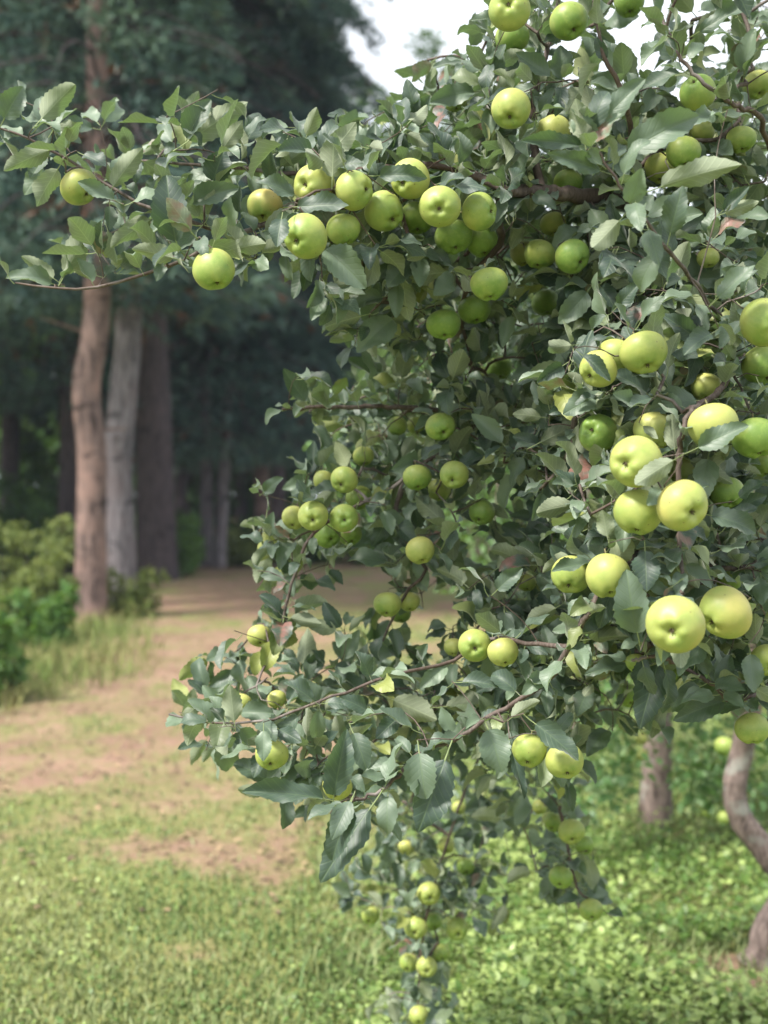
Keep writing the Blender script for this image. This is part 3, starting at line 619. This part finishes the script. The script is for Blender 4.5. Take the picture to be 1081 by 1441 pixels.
# grow: connect every bud to the nearest wood already there
N0 = len(nodes); NP = np.array(nodes)
trunk_n = np.array(nlimb) == 0
D = np.linalg.norm(APT[:, None]-NP[None], axis=2); D[:, trunk_n] += .5
best = D.min(1); bi = D.argmin(1); done = np.zeros(len(APT), bool); node_of = np.zeros(len(APT), int); chains = []
def avoid(p):
    for _ in range(2):
        v = p-APOS; dl = np.linalg.norm(v, axis=1); k = int(np.argmin(dl-A_[:, 3]))
        if dl[k] < A_[k, 3]*1.04: p = APOS[k]+v[k]/max(dl[k], 1e-6)*A_[k, 3]*1.07
    return p
for _ in range(len(APT)):
    k = int(np.argmin(np.where(done, 9e9, best))); j = int(bi[k]); a = nodes[j]; b = APT[k]; L = np.linalg.norm(b-a); li = nlimb[j]
    n = max(2, int(L/.03)+1); side = rdir(1)[0]*L*.10; side[2] += L*.05; ids = [j]; new = []
    for q in range(1, n+1):
        t_ = q/n; p = a+(b-a)*t_+side*math.sin(math.pi*t_)
        if q < n: p = avoid(p)
        ids.append(addnode(p, li, ids[-1], 0)); new.append(p)
    chains.append(ids); done[k] = True; node_of[k] = ids[-1]
    nd = np.linalg.norm(APT[:, None]-np.array(new)[None], axis=2); m = nd.min(1); mi = nd.argmin(1); up_ = m < best
    best[up_] = m[up_]; bi[up_] = np.array(ids[1:])[mi[up_]]
cnt = np.zeros(len(nodes)); 
for k in node_of: cnt[k] += 1
for i in range(len(nodes)-1, -1, -1):
    if npar[i] is not None: cnt[npar[i]] += cnt[i]
NP = np.array(nodes); rad = np.array([r if r > 0 else 0 for r in nrad]); grown = np.arange(len(nodes)) >= N0
rad[grown] = .00085*np.maximum(cnt[grown], 1)**.38
# leaves on the spurs
par_dir = np.array([nrm(NP[i]-NP[npar[i]]) if npar[i] is not None else np.array([0, 0, 1.]) for i in range(len(nodes))])
LB, LD, LN, LS, L1, L2, LI = [], [], [], [], [], [], []
for k in range(len(APT)):
    if kinds[k] == 2: continue
    pos = NP[node_of[k]]; tw = par_dir[node_of[k]]; m = rng.integers(3, 7) if kinds[k] == 0 else rng.integers(1, 3)
    a0 = rng.uniform(0, 6.28); e1 = nrm(np.cross(tw, [.1, .2, 1])); e2 = np.cross(tw, e1); toward = nrm(np.array([0, 0, CAMZ])-pos)
    for q in range(m):
        a = a0+q*2.4; v = e1*math.cos(a)+e2*math.sin(a)+tw*rng.uniform(.2, .9)+toward*rng.uniform(-.1, .45)+np.array([-.08, 0, rng.uniform(-.55, .45)]); v = nrm(v)
        nr = nrm(np.array([0, 0, 1.])*rng.uniform(.35, 1.1)+toward*rng.uniform(.0, .9)+rdir(1)[0]*.55)
        if rng.random() < .16: nr = nrm(-toward*.6+rdir(1)[0]*.5+np.array([0, 0, .5]))
        LB.append(pos-tw*rng.uniform(0, .018)); LD.append(v); LN.append(nr); LS.append(rng.uniform(.040, .078)*(1 if kinds[k] == 0 else .85)); L1.append(rng.random()**1.3); L2.append(rng.random()**1.15); LI.append(nlimb[node_of[k]])
LB, LD, LN = np.array(LB), np.array(LD), np.array(LN); LS, L1, L2, LI = np.array(LS), np.array(L1), np.array(L2), np.array(LI)
# extra single leaves along the twigs
lim_ = np.array(nlimb)
gi = np.where((grown & (rng.random(len(nodes)) < .33)) | ((~grown) & (lim_ > 0) & (rng.random(len(nodes)) < .75)))[0]
v = nrm(par_dir[gi]*.5+rdir(len(gi))+np.array([0, -.2, 0])); tb = nrm(np.array([0, 0, CAMZ])-NP[gi])
LB = np.concatenate([LB, NP[gi]]); LD = np.concatenate([LD, v]); LN = np.concatenate([LN, nrm(np.array([0, 0, .8])+tb*.5+rdir(len(gi))*.5)]); LS = np.concatenate([LS, rng.uniform(.036, .064, len(gi))])
L1 = np.concatenate([L1, rng.random(len(gi))]); L2 = np.concatenate([L2, rng.random(len(gi))]); LI = np.concatenate([LI, np.array(nlimb)[gi]])
# take away leaves that would cut through an apple or hide one that shows in the photo
ok = np.ones(len(LB), bool)
for f_, rr, hide in ((.45, .26, True), (.8, .26, True), (1.12, .16, True)):
    c = LB+nrm(LD)*LS[:, None]*f_; cx, cy, cdep = proj(c)
    dist = np.linalg.norm(c[:, None]-APOS[None], axis=2); ok &= ~(dist < A_[None, :, 3]*1.0+.003).any(1)
    rp = A_[:, 3]*F/A_[:, 2]; lp = LS*rr*F/cdep
    hid = (np.hypot(cx[:, None]-A_[None, :, 0], cy[:, None]-A_[None, :, 1]) < rp[None]*.80+lp[:, None]*.7) & (cdep[:, None] < A_[None, :, 2])
    vis = np.array([w >= 40 or i > 95 for i, w in enumerate(A_[:, 3]*2*F/A_[:, 2])])
    ok &= ~((hid & vis[None]).any(1) & (rng.random(len(LB)) < .985))
    ok &= ~((hid & ~vis[None]).any(1) & (rng.random(len(LB)) < .75))
    # keep see-through places open and the outline as in the photo
    gx = np.clip((cx/40).astype(int), 0, 26); gy = np.clip((cy/40).astype(int), 0, 35); G = np.array([[int(c_) for c_ in r[:27]] for r in GRID])
    infr = (cx > 0) & (cx < 1081) & (cy > 0) & (cy < 1441)
    ok &= ~(infr & (G[gy, gx] == 0) & (rng.random(len(LB)) < .8))
LB, LD, LN, LS, L1, L2, LI = [q[ok] for q in (LB, LD, LN, LS, L1, L2, LI)]
print('leaves', len(LB), 'nodes', len(nodes), 'spurs', len(APT))
tree = empty('apple_tree', P(1068, 1356, 4.12))
tag(tree, 'near apple tree laden with green apples, its long boughs filling the right half', 'apple tree', 'apple trees of the orchard')
inv = -np.array(tree.location)
hd = {}
for k in range(len(APT)):
    if kinds[k] == 2: hd.setdefault(nlimb[node_of[k]], []).append(hero[att[k][2]])
for li, (nm, ra, rb, pts) in enumerate(LIMBS):
    m = MB(); sp_, rd = limb_pts[li]; m.tube(sp_+inv, rd, 12 if rd[0] > .02 else 8, 0, bump=.12)
    if li > 0:
        for ids in chains:
            if nlimb[ids[-1]] != li: continue
            r_ = rad[ids].copy(); r_[0] = min(rad[ids[0]], r_[1]*1.25) if len(r_) > 1 else r_[0]
            m.tube(NP[ids]+inv, r_, 5)
    wood = m.obj('trunk' if li == 0 else 'branch', APPLE_BARK if li == 0 else TWIG, tree)
    if li == 0:
        wood.data.materials.clear(); wood.data.materials.append(APPLE_BARK)
    fm = MB(); s_ = LI == li
    if s_.any(): place_leaves(fm, LB[s_]+inv, LD[s_], LN[s_], LS[s_], L1[s_], L2[s_], TPL)
    for (base, b0, tp, side, wf) in hd.get(li, []):
        v = tp-b0; L = np.linalg.norm(v); toc = nrm(np.array([0, 0, CAMZ])-b0); nr = nrm(toc*1.0+np.array([0, 0, .55])+rdir(1)[0]*.28)
        if side != 'T': nr = -nrm(toc+np.array([0, 0, -.25])+rdir(1)[0]*.25)
        V, f, UV, A = TPL_HERO[rng.integers(0, 4)]; y = nrm(tp-base); z = nrm(nr-y*np.dot(nr, y)); x = np.cross(y, z)
        sc = np.array([L*1.08*wf, L*1.05, L*1.0]); vv = (V*sc)@np.stack([x, y, z])+base+inv
        at = np.zeros((len(V), 4)); at[:, 0] = rng.random()*.8; at[:, 1] = .97 if side == 'P' else rng.random()*.8; at[:, 2] = A; at[:, 3] = 1
        fm.add(vv, f, 0, at, UV)
    if fm.n: fm.obj('foliage', LEAF, wood)

# ------------------------------------------------------------------ generic leafy crown
def crown(mb, clumps, n, size, tpl=TPL_FAR, mat=0, updir=.5, shell=.55):
    c = np.array([q[:3] for q in clumps], float); r = np.array([q[3] for q in clumps], float); w = r**2/np.sum(r**2)
    k = rng.choice(len(c), n, p=w); v = rdir(n); rr = r[k]*(shell+(1-shell)*rng.random(n))**1.0*rng.uniform(.8, 1.15, n)
    p = c[k]+v*rr[:, None]*np.array([1, 1, .8]); d = nrm(v+rdir(n)*.9+np.array([0, 0, -.15])); nr = nrm(v*.7+rdir(n)*.5+np.array([0, 0, updir]))
    ok = p[:, 2] > .02; tint = np.clip(rng.normal(.45, .25, n)+(hsh(k, k*3)-.5)*.5, 0, 1)
    place_leaves(mb, p[ok], d[ok], nr[ok], (size*rng.uniform(.7, 1.25, n))[ok], tint[ok], rng.random(n)[ok], tpl, mat)
def orchard_tree(loc, h, spread, lean, n, size, label, seed, trunk_r=.07, low=.7, hang=()):
    t = empty('apple_tree', loc); r0 = np.random.default_rng(seed); clumps = []
    tp = smooth_path([(0, 0, -.05), (lean*.3, .02, h*.15), (lean*.5, 0, h*.28), (lean*.9, 0, h*.5)], 10)
    m = MB(); m.tube(tp, np.linspace(trunk_r*1.3, trunk_r*.6, 10), 12, bump=.1); tr = m.obj('trunk', APPLE_BARK, t)
    for k in range(9):
        a = k*2.4+r0.uniform(-.3, .3); s = tp[r0.integers(5, 10)]; e = np.array([math.cos(a)*spread*r0.uniform(.5, 1), math.sin(a)*spread*r0.uniform(.5, 1), h*r0.uniform(.55, 1.0)]); mid = (s+e)/2+[0, 0, h*.08]
        tipd = e+np.array([math.cos(a)*spread*.15, math.sin(a)*spread*.15, -h*r0.uniform(.1, .45)])
        pth = smooth_path([s, mid, e, tipd], 12); m = MB(); m.tube(pth, np.linspace(trunk_r*.5, .006, 12), 7); m.obj('branch', APPLE_BARK, t)
        for q in range(3, 12):
            for _ in range(2): clumps.append((*(pth[q]+r0.normal(size=3)*.16*spread/1.6), r0.uniform(.14, .32)*spread/1.6))
    clumps = [c for c in clumps if c[2] > low]
    for hx, hy, hd_ in hang: clumps += [(*(P(hx, hy, hd_+dd_)-np.array(loc)), .13) for dd_ in (0, .25)]
    m = MB(); crown(m, clumps, n, size, shell=.3); m.obj('foliage', LEAF_FAR, t)
    tag(t, label, 'apple tree', 'apple trees of the orchard'); return t, clumps
T2, cl2 = orchard_tree((*P(922, 1158, 5.8)[:2], 0), 2.3, 1.2, .05, 9000, .05, 'apple tree behind with its pale trunk standing in the clover', 4, .066, low=.3, hang=[(px_, py_, d_) for px_, py_, d_ in zip([860,855,975,1050,960,990,1010,1040,1070,865,970,1000,1060,1100,970,1015,840,820,1050,1090,850,1000,985],[960,1020,985,1040,990,1050,1100,1080,1010,1080,1090,1010,960,1060,950,1130,990,1040,1110,950,1110,950,1085],[5.2]*23)])
orchard_tree((2.9, 10.5, 0), 3.4, 1.9, -.1, 6000, .07, 'apple tree beyond the near crown, seen dimly between its right-hand leaves', 5, low=.7)
orchard_tree((1.15, 16.0, 0), 3.0, 1.7, .1, 5500, .08, 'pale green apple tree seen through the gap in the middle of the near crown', 6, .08, low=.5)
orchard_tree((4.6, 18.5, 0), 3.2, 2.0, .1, 4500, .09, 'farthest apple tree of the row, behind the big right apples', 7, .08, low=.5)
# apples of the tree behind
for k, (px, py, d, w, lab) in enumerate([(995,1141,5.2,20,'small blurred apple on the tree behind, left of the crooked trunk'),(1019,1151,5.1,20,'blurred apple on the tree behind, touching the crooked trunk'),(1020,1051,4.9,30,'larger blurred apple on the tree behind, beside the crooked trunk top'),
        (903,1040,5.3,17,'upper tiny pale apple in front of the trunk behind'),(905,1063,5.3,17,'lower tiny pale apple in front of the trunk behind')]):
    o = copy_tree(a_root); o.data = APM[k]; o.location = P(px, py, d); r = w*d/F/2; o.scale = (r, r, r); o.rotation_mode = 'XYZ'; o.rotation_euler = (.3*k, .2, k); o.color = (.3 if w > 17 else .9, 0, 0, 1)
    tag(o, lab, 'apple', 'apples on the tree behind')

# ------------------------------------------------------------------ conifers
def conifer_crown(h0, H, rad_, seed, dens=1.0, droop=.25, nw=None, asym=0):
    r0 = np.random.default_rng(seed); m = MB(); TB, TD, TT = [], [], []
    z = h0
    while z < H-.3:
        f_ = (z-h0)/(H-h0); L0 = rad_*max(0., 1-f_)**.75*(1 if f_ > .08 else .8)
        for k in range(r0.integers(4, 7)):
            a = r0.uniform(0, 6.28); L = L0*r0.uniform(.6, 1.15)*(1+asym*math.cos(a)); u = np.array([math.cos(a), math.sin(a), 0])
            n = 7; pts = np.array([u*L*q+np.array([0, 0, z+L*(.22*q-droop*1.6*q*q)]) for q in np.linspace(0, 1, n)]); pts += r0.normal(size=(n, 3))*.03*L*.3
            m.tube(pts, np.linspace(.022, .006, n), 4, 1, (.5, 0, 0, 1))
            w = np.cross(u, [0, 0, 1])
            for q in np.linspace(.06, 1, max(5, int(L*6.5*dens))):
                p = pts[0]+(pts[-1]-pts[0])*0+np.array([np.interp(q, np.linspace(0, 1, n), pts[:, c]) for c in range(3)])
                for s in (-1, 1):
                    sl = L*.32*max(.02, 1.1-q)+.18
                    for e in np.linspace(.2, 1, max(2, int(sl*6*dens))):
                        TB.append(p+(w*s*.8+u*.6)*sl*e+np.array([0, 0, -.12*sl*e])+r0.normal(size=3)*.05); TD.append(nrm(w*s*.7+u+r0.normal(size=3)*.35)); TT.append(a)
        z += r0.uniform(.28, .46)
    for _ in range(int(2600*dens)):
        z = h0-.3+(H-h0)*.75*r0.random()**1.3; a = r0.uniform(0, 6.28); rr = r0.uniform(.25, .62)*rad_*max(.15, 1-(z-h0)/(H-h0))
        TB.append(np.array([math.cos(a)*rr, math.sin(a)*rr, z])); TD.append(nrm(np.array([math.cos(a), math.sin(a), -.1])+r0.normal(size=3)*.4)); TT.append(a)
    TB, TD, TT = np.array(TB), np.array(TD), np.array(TT); n = len(TB); K = 9
    base = np.repeat(TB, K, 0); d = nrm(np.repeat(TD, K, 0)+r0.normal(size=(n*K, 3))*.55); wv = nrm(np.cross(d, r0.normal(size=(n*K, 3)))); ln = r0.uniform(.11, .23, n*K)[:, None]
    V = np.stack([base-wv*.016, base+wv*.016, base+d*ln+wv*.006, base+d*ln-wv*.006], 1).reshape(-1, 3); f = np.arange(n*K*4).reshape(-1, 4)
    tint = np.clip(.4+(vnoise(base[:, 0]*1.3+50, base[:, 2]*1.3+50)-.5)*1.2+r0.normal(size=n*K)*.15, 0, 1); br = np.repeat(r0.random(n), K)
    at = np.stack([tint, br, tint*0, tint*0+1], -1); m.add(V, f, 0, np.repeat(at, 4, 0)); return m.mesh('crown', [NEEDLE, DARK_BARK])
CR = {}
def get_crown(key, *a, **k):
    if key not in CR: CR[key] = conifer_crown(*a, **k)
    return CR[key]
def pine(px, d, r, lean_px, h0, H, mat, label, crownkey, stubs=0, kink=0, rz=0, bend=None):
    """lean_px: trunk shift (px) at the height of 4 m above its base"""
    x = GX(px, d); y = d; t = empty('pine_tree', (x, y, 0)); lw = lean_px*d/F
    zs = np.array([-.1, .3, 1.0, 2.0, 2.9, 3.8, 6, 9, H*.9]); xs_ = lw*zs/4+kink*np.sin(zs*1.15)*np.exp(-zs/9)
    if bend: xs_ = np.interp(zs, [b[0] for b in bend], [b[1]*d/F for b in bend])
    rr = r*np.array([1.2, 1.08, 1.03, .98, .94, .9, .8, .6, .15]); q = smooth_path(np.stack([xs_, zs*0, zs, rr], -1), 34)
    m = MB(); m.tube(q[:, :3], q[:, 3], 16, bump=.07)
    for k in range(stubs):
        zz = rng.uniform(1, 8); a = rng.uniform(0, 6.28); b = np.array([np.interp(zz, q[:, 2], q[:, 0]), 0, zz]); u = np.array([math.cos(a), math.sin(a), rng.uniform(-.1, .3)])
        m.tube([b, b+u*r*1.5, b+u*(r+rng.uniform(.1, .5))], [.022, .018, .006], 5)
    m.obj('trunk', mat, t); c = bpy.data.objects.new('crown', CR[crownkey]); S.collection.objects.link(c); c.parent = t; c.location = (lw*1.0, 0, 0); c.rotation_euler = (0, 0, rz)
    tag(t, label, 'pine tree', 'pines at the edge of the wood'); return t
get_crown('hi', 4.3, 15, 3.6, 1, 1.0, .30); get_crown('mid', 3.4, 15, 3.4, 2, 1.0, .35); get_crown('low', 2.5, 17, 4.0, 3, 1.35, .38); get_crown('tall', 5.2, 18, 3.6, 8, .9, .3)
pine(127, 15.0, .185, 18, 4.6, 15, PINE_BARK, 'foremost pine with reddish-brown bark and a kinked trunk, left of the path', 'hi', 5, .10, .4, [(0, 0), (1.0, 1), (2.0, 3), (2.9, -5), (3.8, 10), (6, 13), (20, 20)])
pine(168, 16.6, .20, 14, 4.6, 15, GREY_BARK, 'grey furrowed pine close behind the right side of the foremost one', 'hi', 5, -.04, 2.2, [(0, 4), (1, 1), (2.0, -2), (2.9, 6), (3.8, 14), (6, 22), (20, 30)])
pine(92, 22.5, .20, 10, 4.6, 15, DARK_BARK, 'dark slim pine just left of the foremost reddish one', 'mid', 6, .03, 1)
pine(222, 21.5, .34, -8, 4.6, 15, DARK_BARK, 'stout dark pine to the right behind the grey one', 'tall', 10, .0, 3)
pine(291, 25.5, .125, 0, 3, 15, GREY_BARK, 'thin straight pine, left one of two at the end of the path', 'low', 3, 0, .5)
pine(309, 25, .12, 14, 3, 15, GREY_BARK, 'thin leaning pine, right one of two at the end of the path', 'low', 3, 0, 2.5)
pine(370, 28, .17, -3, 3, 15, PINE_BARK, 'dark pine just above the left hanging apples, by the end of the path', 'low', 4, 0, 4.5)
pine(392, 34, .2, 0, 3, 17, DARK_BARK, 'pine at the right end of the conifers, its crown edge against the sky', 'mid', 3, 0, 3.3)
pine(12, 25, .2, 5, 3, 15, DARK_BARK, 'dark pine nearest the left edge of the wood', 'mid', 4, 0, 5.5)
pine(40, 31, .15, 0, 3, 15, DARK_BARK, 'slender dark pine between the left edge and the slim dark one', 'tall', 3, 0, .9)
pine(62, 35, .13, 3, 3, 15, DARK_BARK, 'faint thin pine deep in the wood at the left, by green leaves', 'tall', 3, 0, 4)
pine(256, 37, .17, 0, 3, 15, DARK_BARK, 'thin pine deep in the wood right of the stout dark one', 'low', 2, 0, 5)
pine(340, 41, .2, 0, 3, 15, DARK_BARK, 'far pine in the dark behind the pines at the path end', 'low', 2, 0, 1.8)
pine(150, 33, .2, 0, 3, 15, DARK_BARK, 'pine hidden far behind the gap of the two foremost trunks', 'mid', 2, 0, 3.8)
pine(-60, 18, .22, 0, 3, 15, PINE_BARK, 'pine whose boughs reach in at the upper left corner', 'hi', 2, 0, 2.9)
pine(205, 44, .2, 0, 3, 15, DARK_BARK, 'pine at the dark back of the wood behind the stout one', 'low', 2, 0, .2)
for px, d in ((-220, 22), (-420, 19)):
    pine(px, d, .2, 0, 3, 15, DARK_BARK, 'pine standing beyond the left edge of the picture', 'mid', 0, 0, d)

# ------------------------------------------------------------------ broadleaf trees behind, shrubs, weeds
def broad_tree(px, d, h, spread, mat, label, n=5000, size=.16, low=1.5):
    t = empty('broadleaf_tree', (GX(px, d), d, 0)); m = MB(); m.tube([(0, 0, -.1), (.05, 0, h*.3), (0, .1, h*.75)], [.16, .12, .05], 9); m.obj('trunk', DARK_BARK, t)
    cl = []
    for _ in range(26):
        a = rng.uniform(0, 6.28); z = rng.uniform(low, h); rr = spread*math.sqrt(max(.05, 1-((z-h*.5)/(h*.55))**2))*rng.uniform(.3, 1)
        cl.append((math.cos(a)*rr, math.sin(a)*rr, z, rng.uniform(.35, .65)*spread*.55))
    m = MB(); crown(m, cl, n, size, shell=.35); m.obj('crown', mat, t); tag(t, label, 'tree', 'broadleaf trees of the wood'); return t
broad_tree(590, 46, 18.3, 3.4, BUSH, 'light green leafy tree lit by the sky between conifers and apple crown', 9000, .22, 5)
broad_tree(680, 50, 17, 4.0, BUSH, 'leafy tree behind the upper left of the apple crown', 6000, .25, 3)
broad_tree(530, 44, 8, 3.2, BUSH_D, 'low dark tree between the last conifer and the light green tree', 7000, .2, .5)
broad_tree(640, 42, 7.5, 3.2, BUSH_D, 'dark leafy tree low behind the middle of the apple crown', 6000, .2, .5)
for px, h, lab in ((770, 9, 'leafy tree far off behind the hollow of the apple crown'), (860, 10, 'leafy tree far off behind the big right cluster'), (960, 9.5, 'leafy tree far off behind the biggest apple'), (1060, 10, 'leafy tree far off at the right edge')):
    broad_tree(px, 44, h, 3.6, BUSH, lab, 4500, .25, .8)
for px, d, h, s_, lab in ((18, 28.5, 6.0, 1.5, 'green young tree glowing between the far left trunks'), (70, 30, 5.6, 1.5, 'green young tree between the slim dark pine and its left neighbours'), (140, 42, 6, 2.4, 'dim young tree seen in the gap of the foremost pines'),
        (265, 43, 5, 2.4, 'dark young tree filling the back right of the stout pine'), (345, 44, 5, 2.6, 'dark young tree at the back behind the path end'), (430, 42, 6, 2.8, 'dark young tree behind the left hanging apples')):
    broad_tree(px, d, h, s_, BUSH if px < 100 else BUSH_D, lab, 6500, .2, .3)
def shrub(px, py, h, w, mat, label, n=1800, size=.07, name='shrub', dd=None, group='bushes along the wood edge'):
    d = 1.6*F/(py-690) if dd is None else dd; t = empty(name, (GX(px, d), d, 0)); cl = []; m = MB()
    for k in range(20):
        a = rng.uniform(0, 6.28); e = np.array([math.cos(a)*w*.6*rng.uniform(.2, 1), math.sin(a)*w*.5*rng.uniform(.2, 1), h*rng.uniform(.25, 1.1)])
        m.tube([(e[0]*.6, e[1]*.6, 0), e*[.75, .75, .55], e], [.012, .009, .004], 5)
        for q in (.3, .6, .95): cl.append((*(e*[.6+.4*q, .6+.4*q, q]), w*rng.uniform(.05, .13)))
    m.obj('stem', DARK_BARK, t); m = MB(); crown(m, cl, n, size, shell=.2); m.obj('foliage', mat, t); tag(t, label, 'shrub', group); return t
shrub(-14, 985, .62, .75, BUSH, 'bright green leafy bush at the left edge by the path', 1500, .10)
shrub(34, 915, .55, .8, BUSH, 'mid green bush between left edge and the foremost pine', 1400, .10)
shrub(30, 865, 1.2, 1.6, BUSH_Y, 'yellowish bush at the left edge behind the green ones', 2600, .09)
shrub(66, 872, .8, .8, BUSH_Y, 'yellow-green bush touching the left of the foremost pine', 2200, .08)
shrub(186, 866, .62, .8, BUSH_Y, 'yellow-green bush at the right foot of the foremost pine', 1100, .08)
shrub(150, 845, .45, .6, BUSH_Y, 'small pale bush right behind the foremost pine foot', 1500, .07)
shrub(232, 812, 1.0, 1.6, BUSH, 'rounded green bush under the stout dark pine', 3000, .1)
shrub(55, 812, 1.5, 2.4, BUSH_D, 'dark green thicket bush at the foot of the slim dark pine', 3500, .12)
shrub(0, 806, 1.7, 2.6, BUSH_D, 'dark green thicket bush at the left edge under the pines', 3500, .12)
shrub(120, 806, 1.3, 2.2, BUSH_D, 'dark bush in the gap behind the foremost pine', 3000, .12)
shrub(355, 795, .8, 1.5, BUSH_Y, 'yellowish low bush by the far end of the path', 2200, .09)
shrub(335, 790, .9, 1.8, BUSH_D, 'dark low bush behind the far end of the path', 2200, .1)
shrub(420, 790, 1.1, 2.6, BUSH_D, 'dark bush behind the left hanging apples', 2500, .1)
shrub(530, 792, 1.4, 3.2, BUSH, 'green bush seen through the gap under mid crown', 2600, .12)
shrub(650, 795, 1.6, 3.2, BUSH_Y, 'pale bush glimpsed right of the mid crown gap', 2600, .12)
shrub(275, 786, 1.0, 1.6, BUSH_D, 'dark bush at the feet of the two thin pines', 2000, .1)
# the far wood: one mass
m = MB(); cl = []
for k in range(260):
    x = rng.uniform(-45, 8); y = rng.uniform(48, 56); cl.append((x, y, rng.uniform(.5, 13), rng.uniform(1.2, 2.4)))
for k in range(120):
    x = rng.uniform(6, 45); y = rng.uniform(52, 60); cl.append((x, y, rng.uniform(.5, 9), rng.uniform(1.2, 2.2)))
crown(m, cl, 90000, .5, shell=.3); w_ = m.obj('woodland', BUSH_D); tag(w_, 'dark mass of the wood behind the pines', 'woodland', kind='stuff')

# ------------------------------------------------------------------ grass, clover, dry weeds
def clover_field():
    n = 230000; d = 3.2+(15-3.2)*rng.random(n)**1.6; x = rng.uniform(-.42, .42, n)*d*1.0; y = d
    dm = dirt_at(x, y); px = CX+x/y*F; right_ = np.clip((px-380)/300, 0, 1); nearb = np.clip((9-y)/4, 0.12, 1)
    keepp = rng.random(n) < np.clip((.66-dm)*2.0, 0, 1)*(.16+.84*right_)*nearb
    keepp &= rng.random(n) < np.clip(fbm(x*2.6, y*2.6, 61, 3)*2.6-.45, .25, 1)
    x, y, right_ = x[keepp], y[keepp], right_[keepp]; n = len(x); tall = fbm(x*1.7, y*1.7, 33, 3); h = rng.uniform(.01, .09, n)*(.35+.9*right_)*(.4+1.1*tall)
    p = np.stack([x, y, ground_z(x, y)+h], -1); v = nrm(rdir(n)*[1, 1, .45]+[0, 0, .12]); nr = nrm(rdir(n)*.55+[0, 0, 1.]); size = (.006+.028*rng.random(n)**2)*(.6+.55*right_)*(1+.05*y)
    mb = MB(); tint = np.clip(tall*2.0-.65+rng.normal(size=n)*.34, 0, 1); place_leaves(mb, p, v, nr, size, tint, rng.random(n), TPL_FAR); print('clover', n)
    return mb
c_ = clover_field().obj('clover', CLOVER); tag(c_, 'green clover and low broad weeds over the orchard floor', 'ground cover', kind='stuff')
def blades(n, ylo, yhi, fn, hh, mat, name, label, wid=.003):
    y = ylo+(yhi-ylo)*rng.random(n)**1.5; x = rng.uniform(-.45, .45, n)*y; k = rng.random(n) < fn(x, y); x, y = x[k], y[k]; n = len(x)
    b = np.stack([x, y, ground_z(x, y)], -1); h = hh*rng.uniform(.4, 1.2, n)[:, None]; lean = rng.normal(size=(n, 3))*[1, 1, 0]*.5; w = nrm(np.stack([rng.normal(size=n), rng.normal(size=n), np.zeros(n)], -1))*(wid*(1+.06*y))[:, None]
    mid = b+(lean*.25+[0, 0, .6])*h; tip = b+(lean*.8+[0, 0, .95])*h
    V = np.stack([b-w, b+w, mid+w*.7, mid-w*.7, tip+w*.15, tip-w*.15], 1).reshape(-1, 3); i = np.arange(n)[:, None]*6
    f = np.concatenate([i+[0, 1, 2, 3], i+[3, 2, 4, 5]]); m = MB(); t_ = np.clip(fbm(x*1.4, y*1.1, 71, 4)*1.9-.55+rng.normal(size=n)*.2, 0, 1); m.add(V, f, 0, np.repeat(np.stack([t_, t_, t_*0, t_*0+1], -1), 6, 0)); o = m.obj(name, mat); tag(o, label, 'grass', kind='stuff')
t = NT('grass_blade'); a = t.attr(); GRASS = t.fin(t.bsdf(Base_Color=t.mix(a[0], (.09, .16, .045), (.29, .31, .14)), Roughness=.6, Specular_IOR_Level=.35))
blades(130000, 3.2, 16, lambda x, y: np.clip((.72-dirt_at(x, y))*1.8, 0.05, 1), .030, GRASS, 'grass', 'short thin grass on the open orchard ground', .0035)
def verge(x, y):
    px = CX+x/y*F; return ((px < 265) & (y > 8.6) & (y < 17)).astype(float)*np.clip((250-px-(y-8.6)*4)/90, 0, 1)*np.clip((y-8.4-(px/260)*2.2)/1.0, 0, 1)
blades(38000, 8, 18, verge, .20, DRY, 'tall_grass', 'tall dry grass and weeds round the foremost pine', .004)
blades(26000, 3.3, 9, lambda x, y: ((CX+x/y*F) > 420)*np.clip(fbm(x*2, y*2, 44, 3)*3-1, 0, 1), .085, GRASS, 'grass', 'longer grass blades standing among the clover', .0035)
def litter():
    n = 16000; y = 4.5+24*rng.random(n)**1.4; x = rng.uniform(-.42, .35, n)*y; k = rng.random(n) < np.clip(dirt_at(x, y)*1.3-.2, .05, 1); x, y = x[k], y[k]; n = len(x)
    p = np.stack([x, y, ground_z(x, y)+.012], -1); mb = MB(); place_leaves(mb, p, nrm(rdir(n)*[1, 1, .1]), nrm(rdir(n)*.35+[0, 0, 1.]), rng.uniform(.012, .05, n), rng.random(n), rng.random(n), TPL_FAR); return mb
t = NT('litter'); a = t.attr(); LIT = t.fin(t.bsdf(Base_Color=t.mix(a[0], (.05, .03, .02), (.34, .24, .14)), Roughness=.9))
tag(litter().obj('leaf_litter', LIT), 'dead leaves and bits of bark strewn along the track', 'leaf litter', kind='stuff')
print('meshes', len([o for o in S.objects if o.type == 'MESH']))

# ------------------------------------------------------------------ haze: a closed box of thin air round everything
bm_ = MB(); x0, x1, y0, y1, z0, z1 = -205., 205., -42., 245., -1.5, 23.
bm_.add([(x, y, z) for x in (x0, x1) for y in (y0, y1) for z in (z0, z1)], [[0, 1, 3, 2], [4, 6, 7, 5], [0, 4, 5, 1], [2, 3, 7, 6], [0, 2, 6, 4], [1, 5, 7, 3]])
t = NT('haze_air'); pv = t.n('ShaderNodeVolumePrincipled', {'Color': (.72, .84, 1.0), 'Density': .0009, 'Anisotropy': .2}); t.t.links.new(pv.outputs[0], t.out.inputs['Volume'])
hz = bm_.obj('haze', t.m, smooth=False); tag(hz, 'thin bluish haze between the trees of the wood', 'haze', kind='stuff')
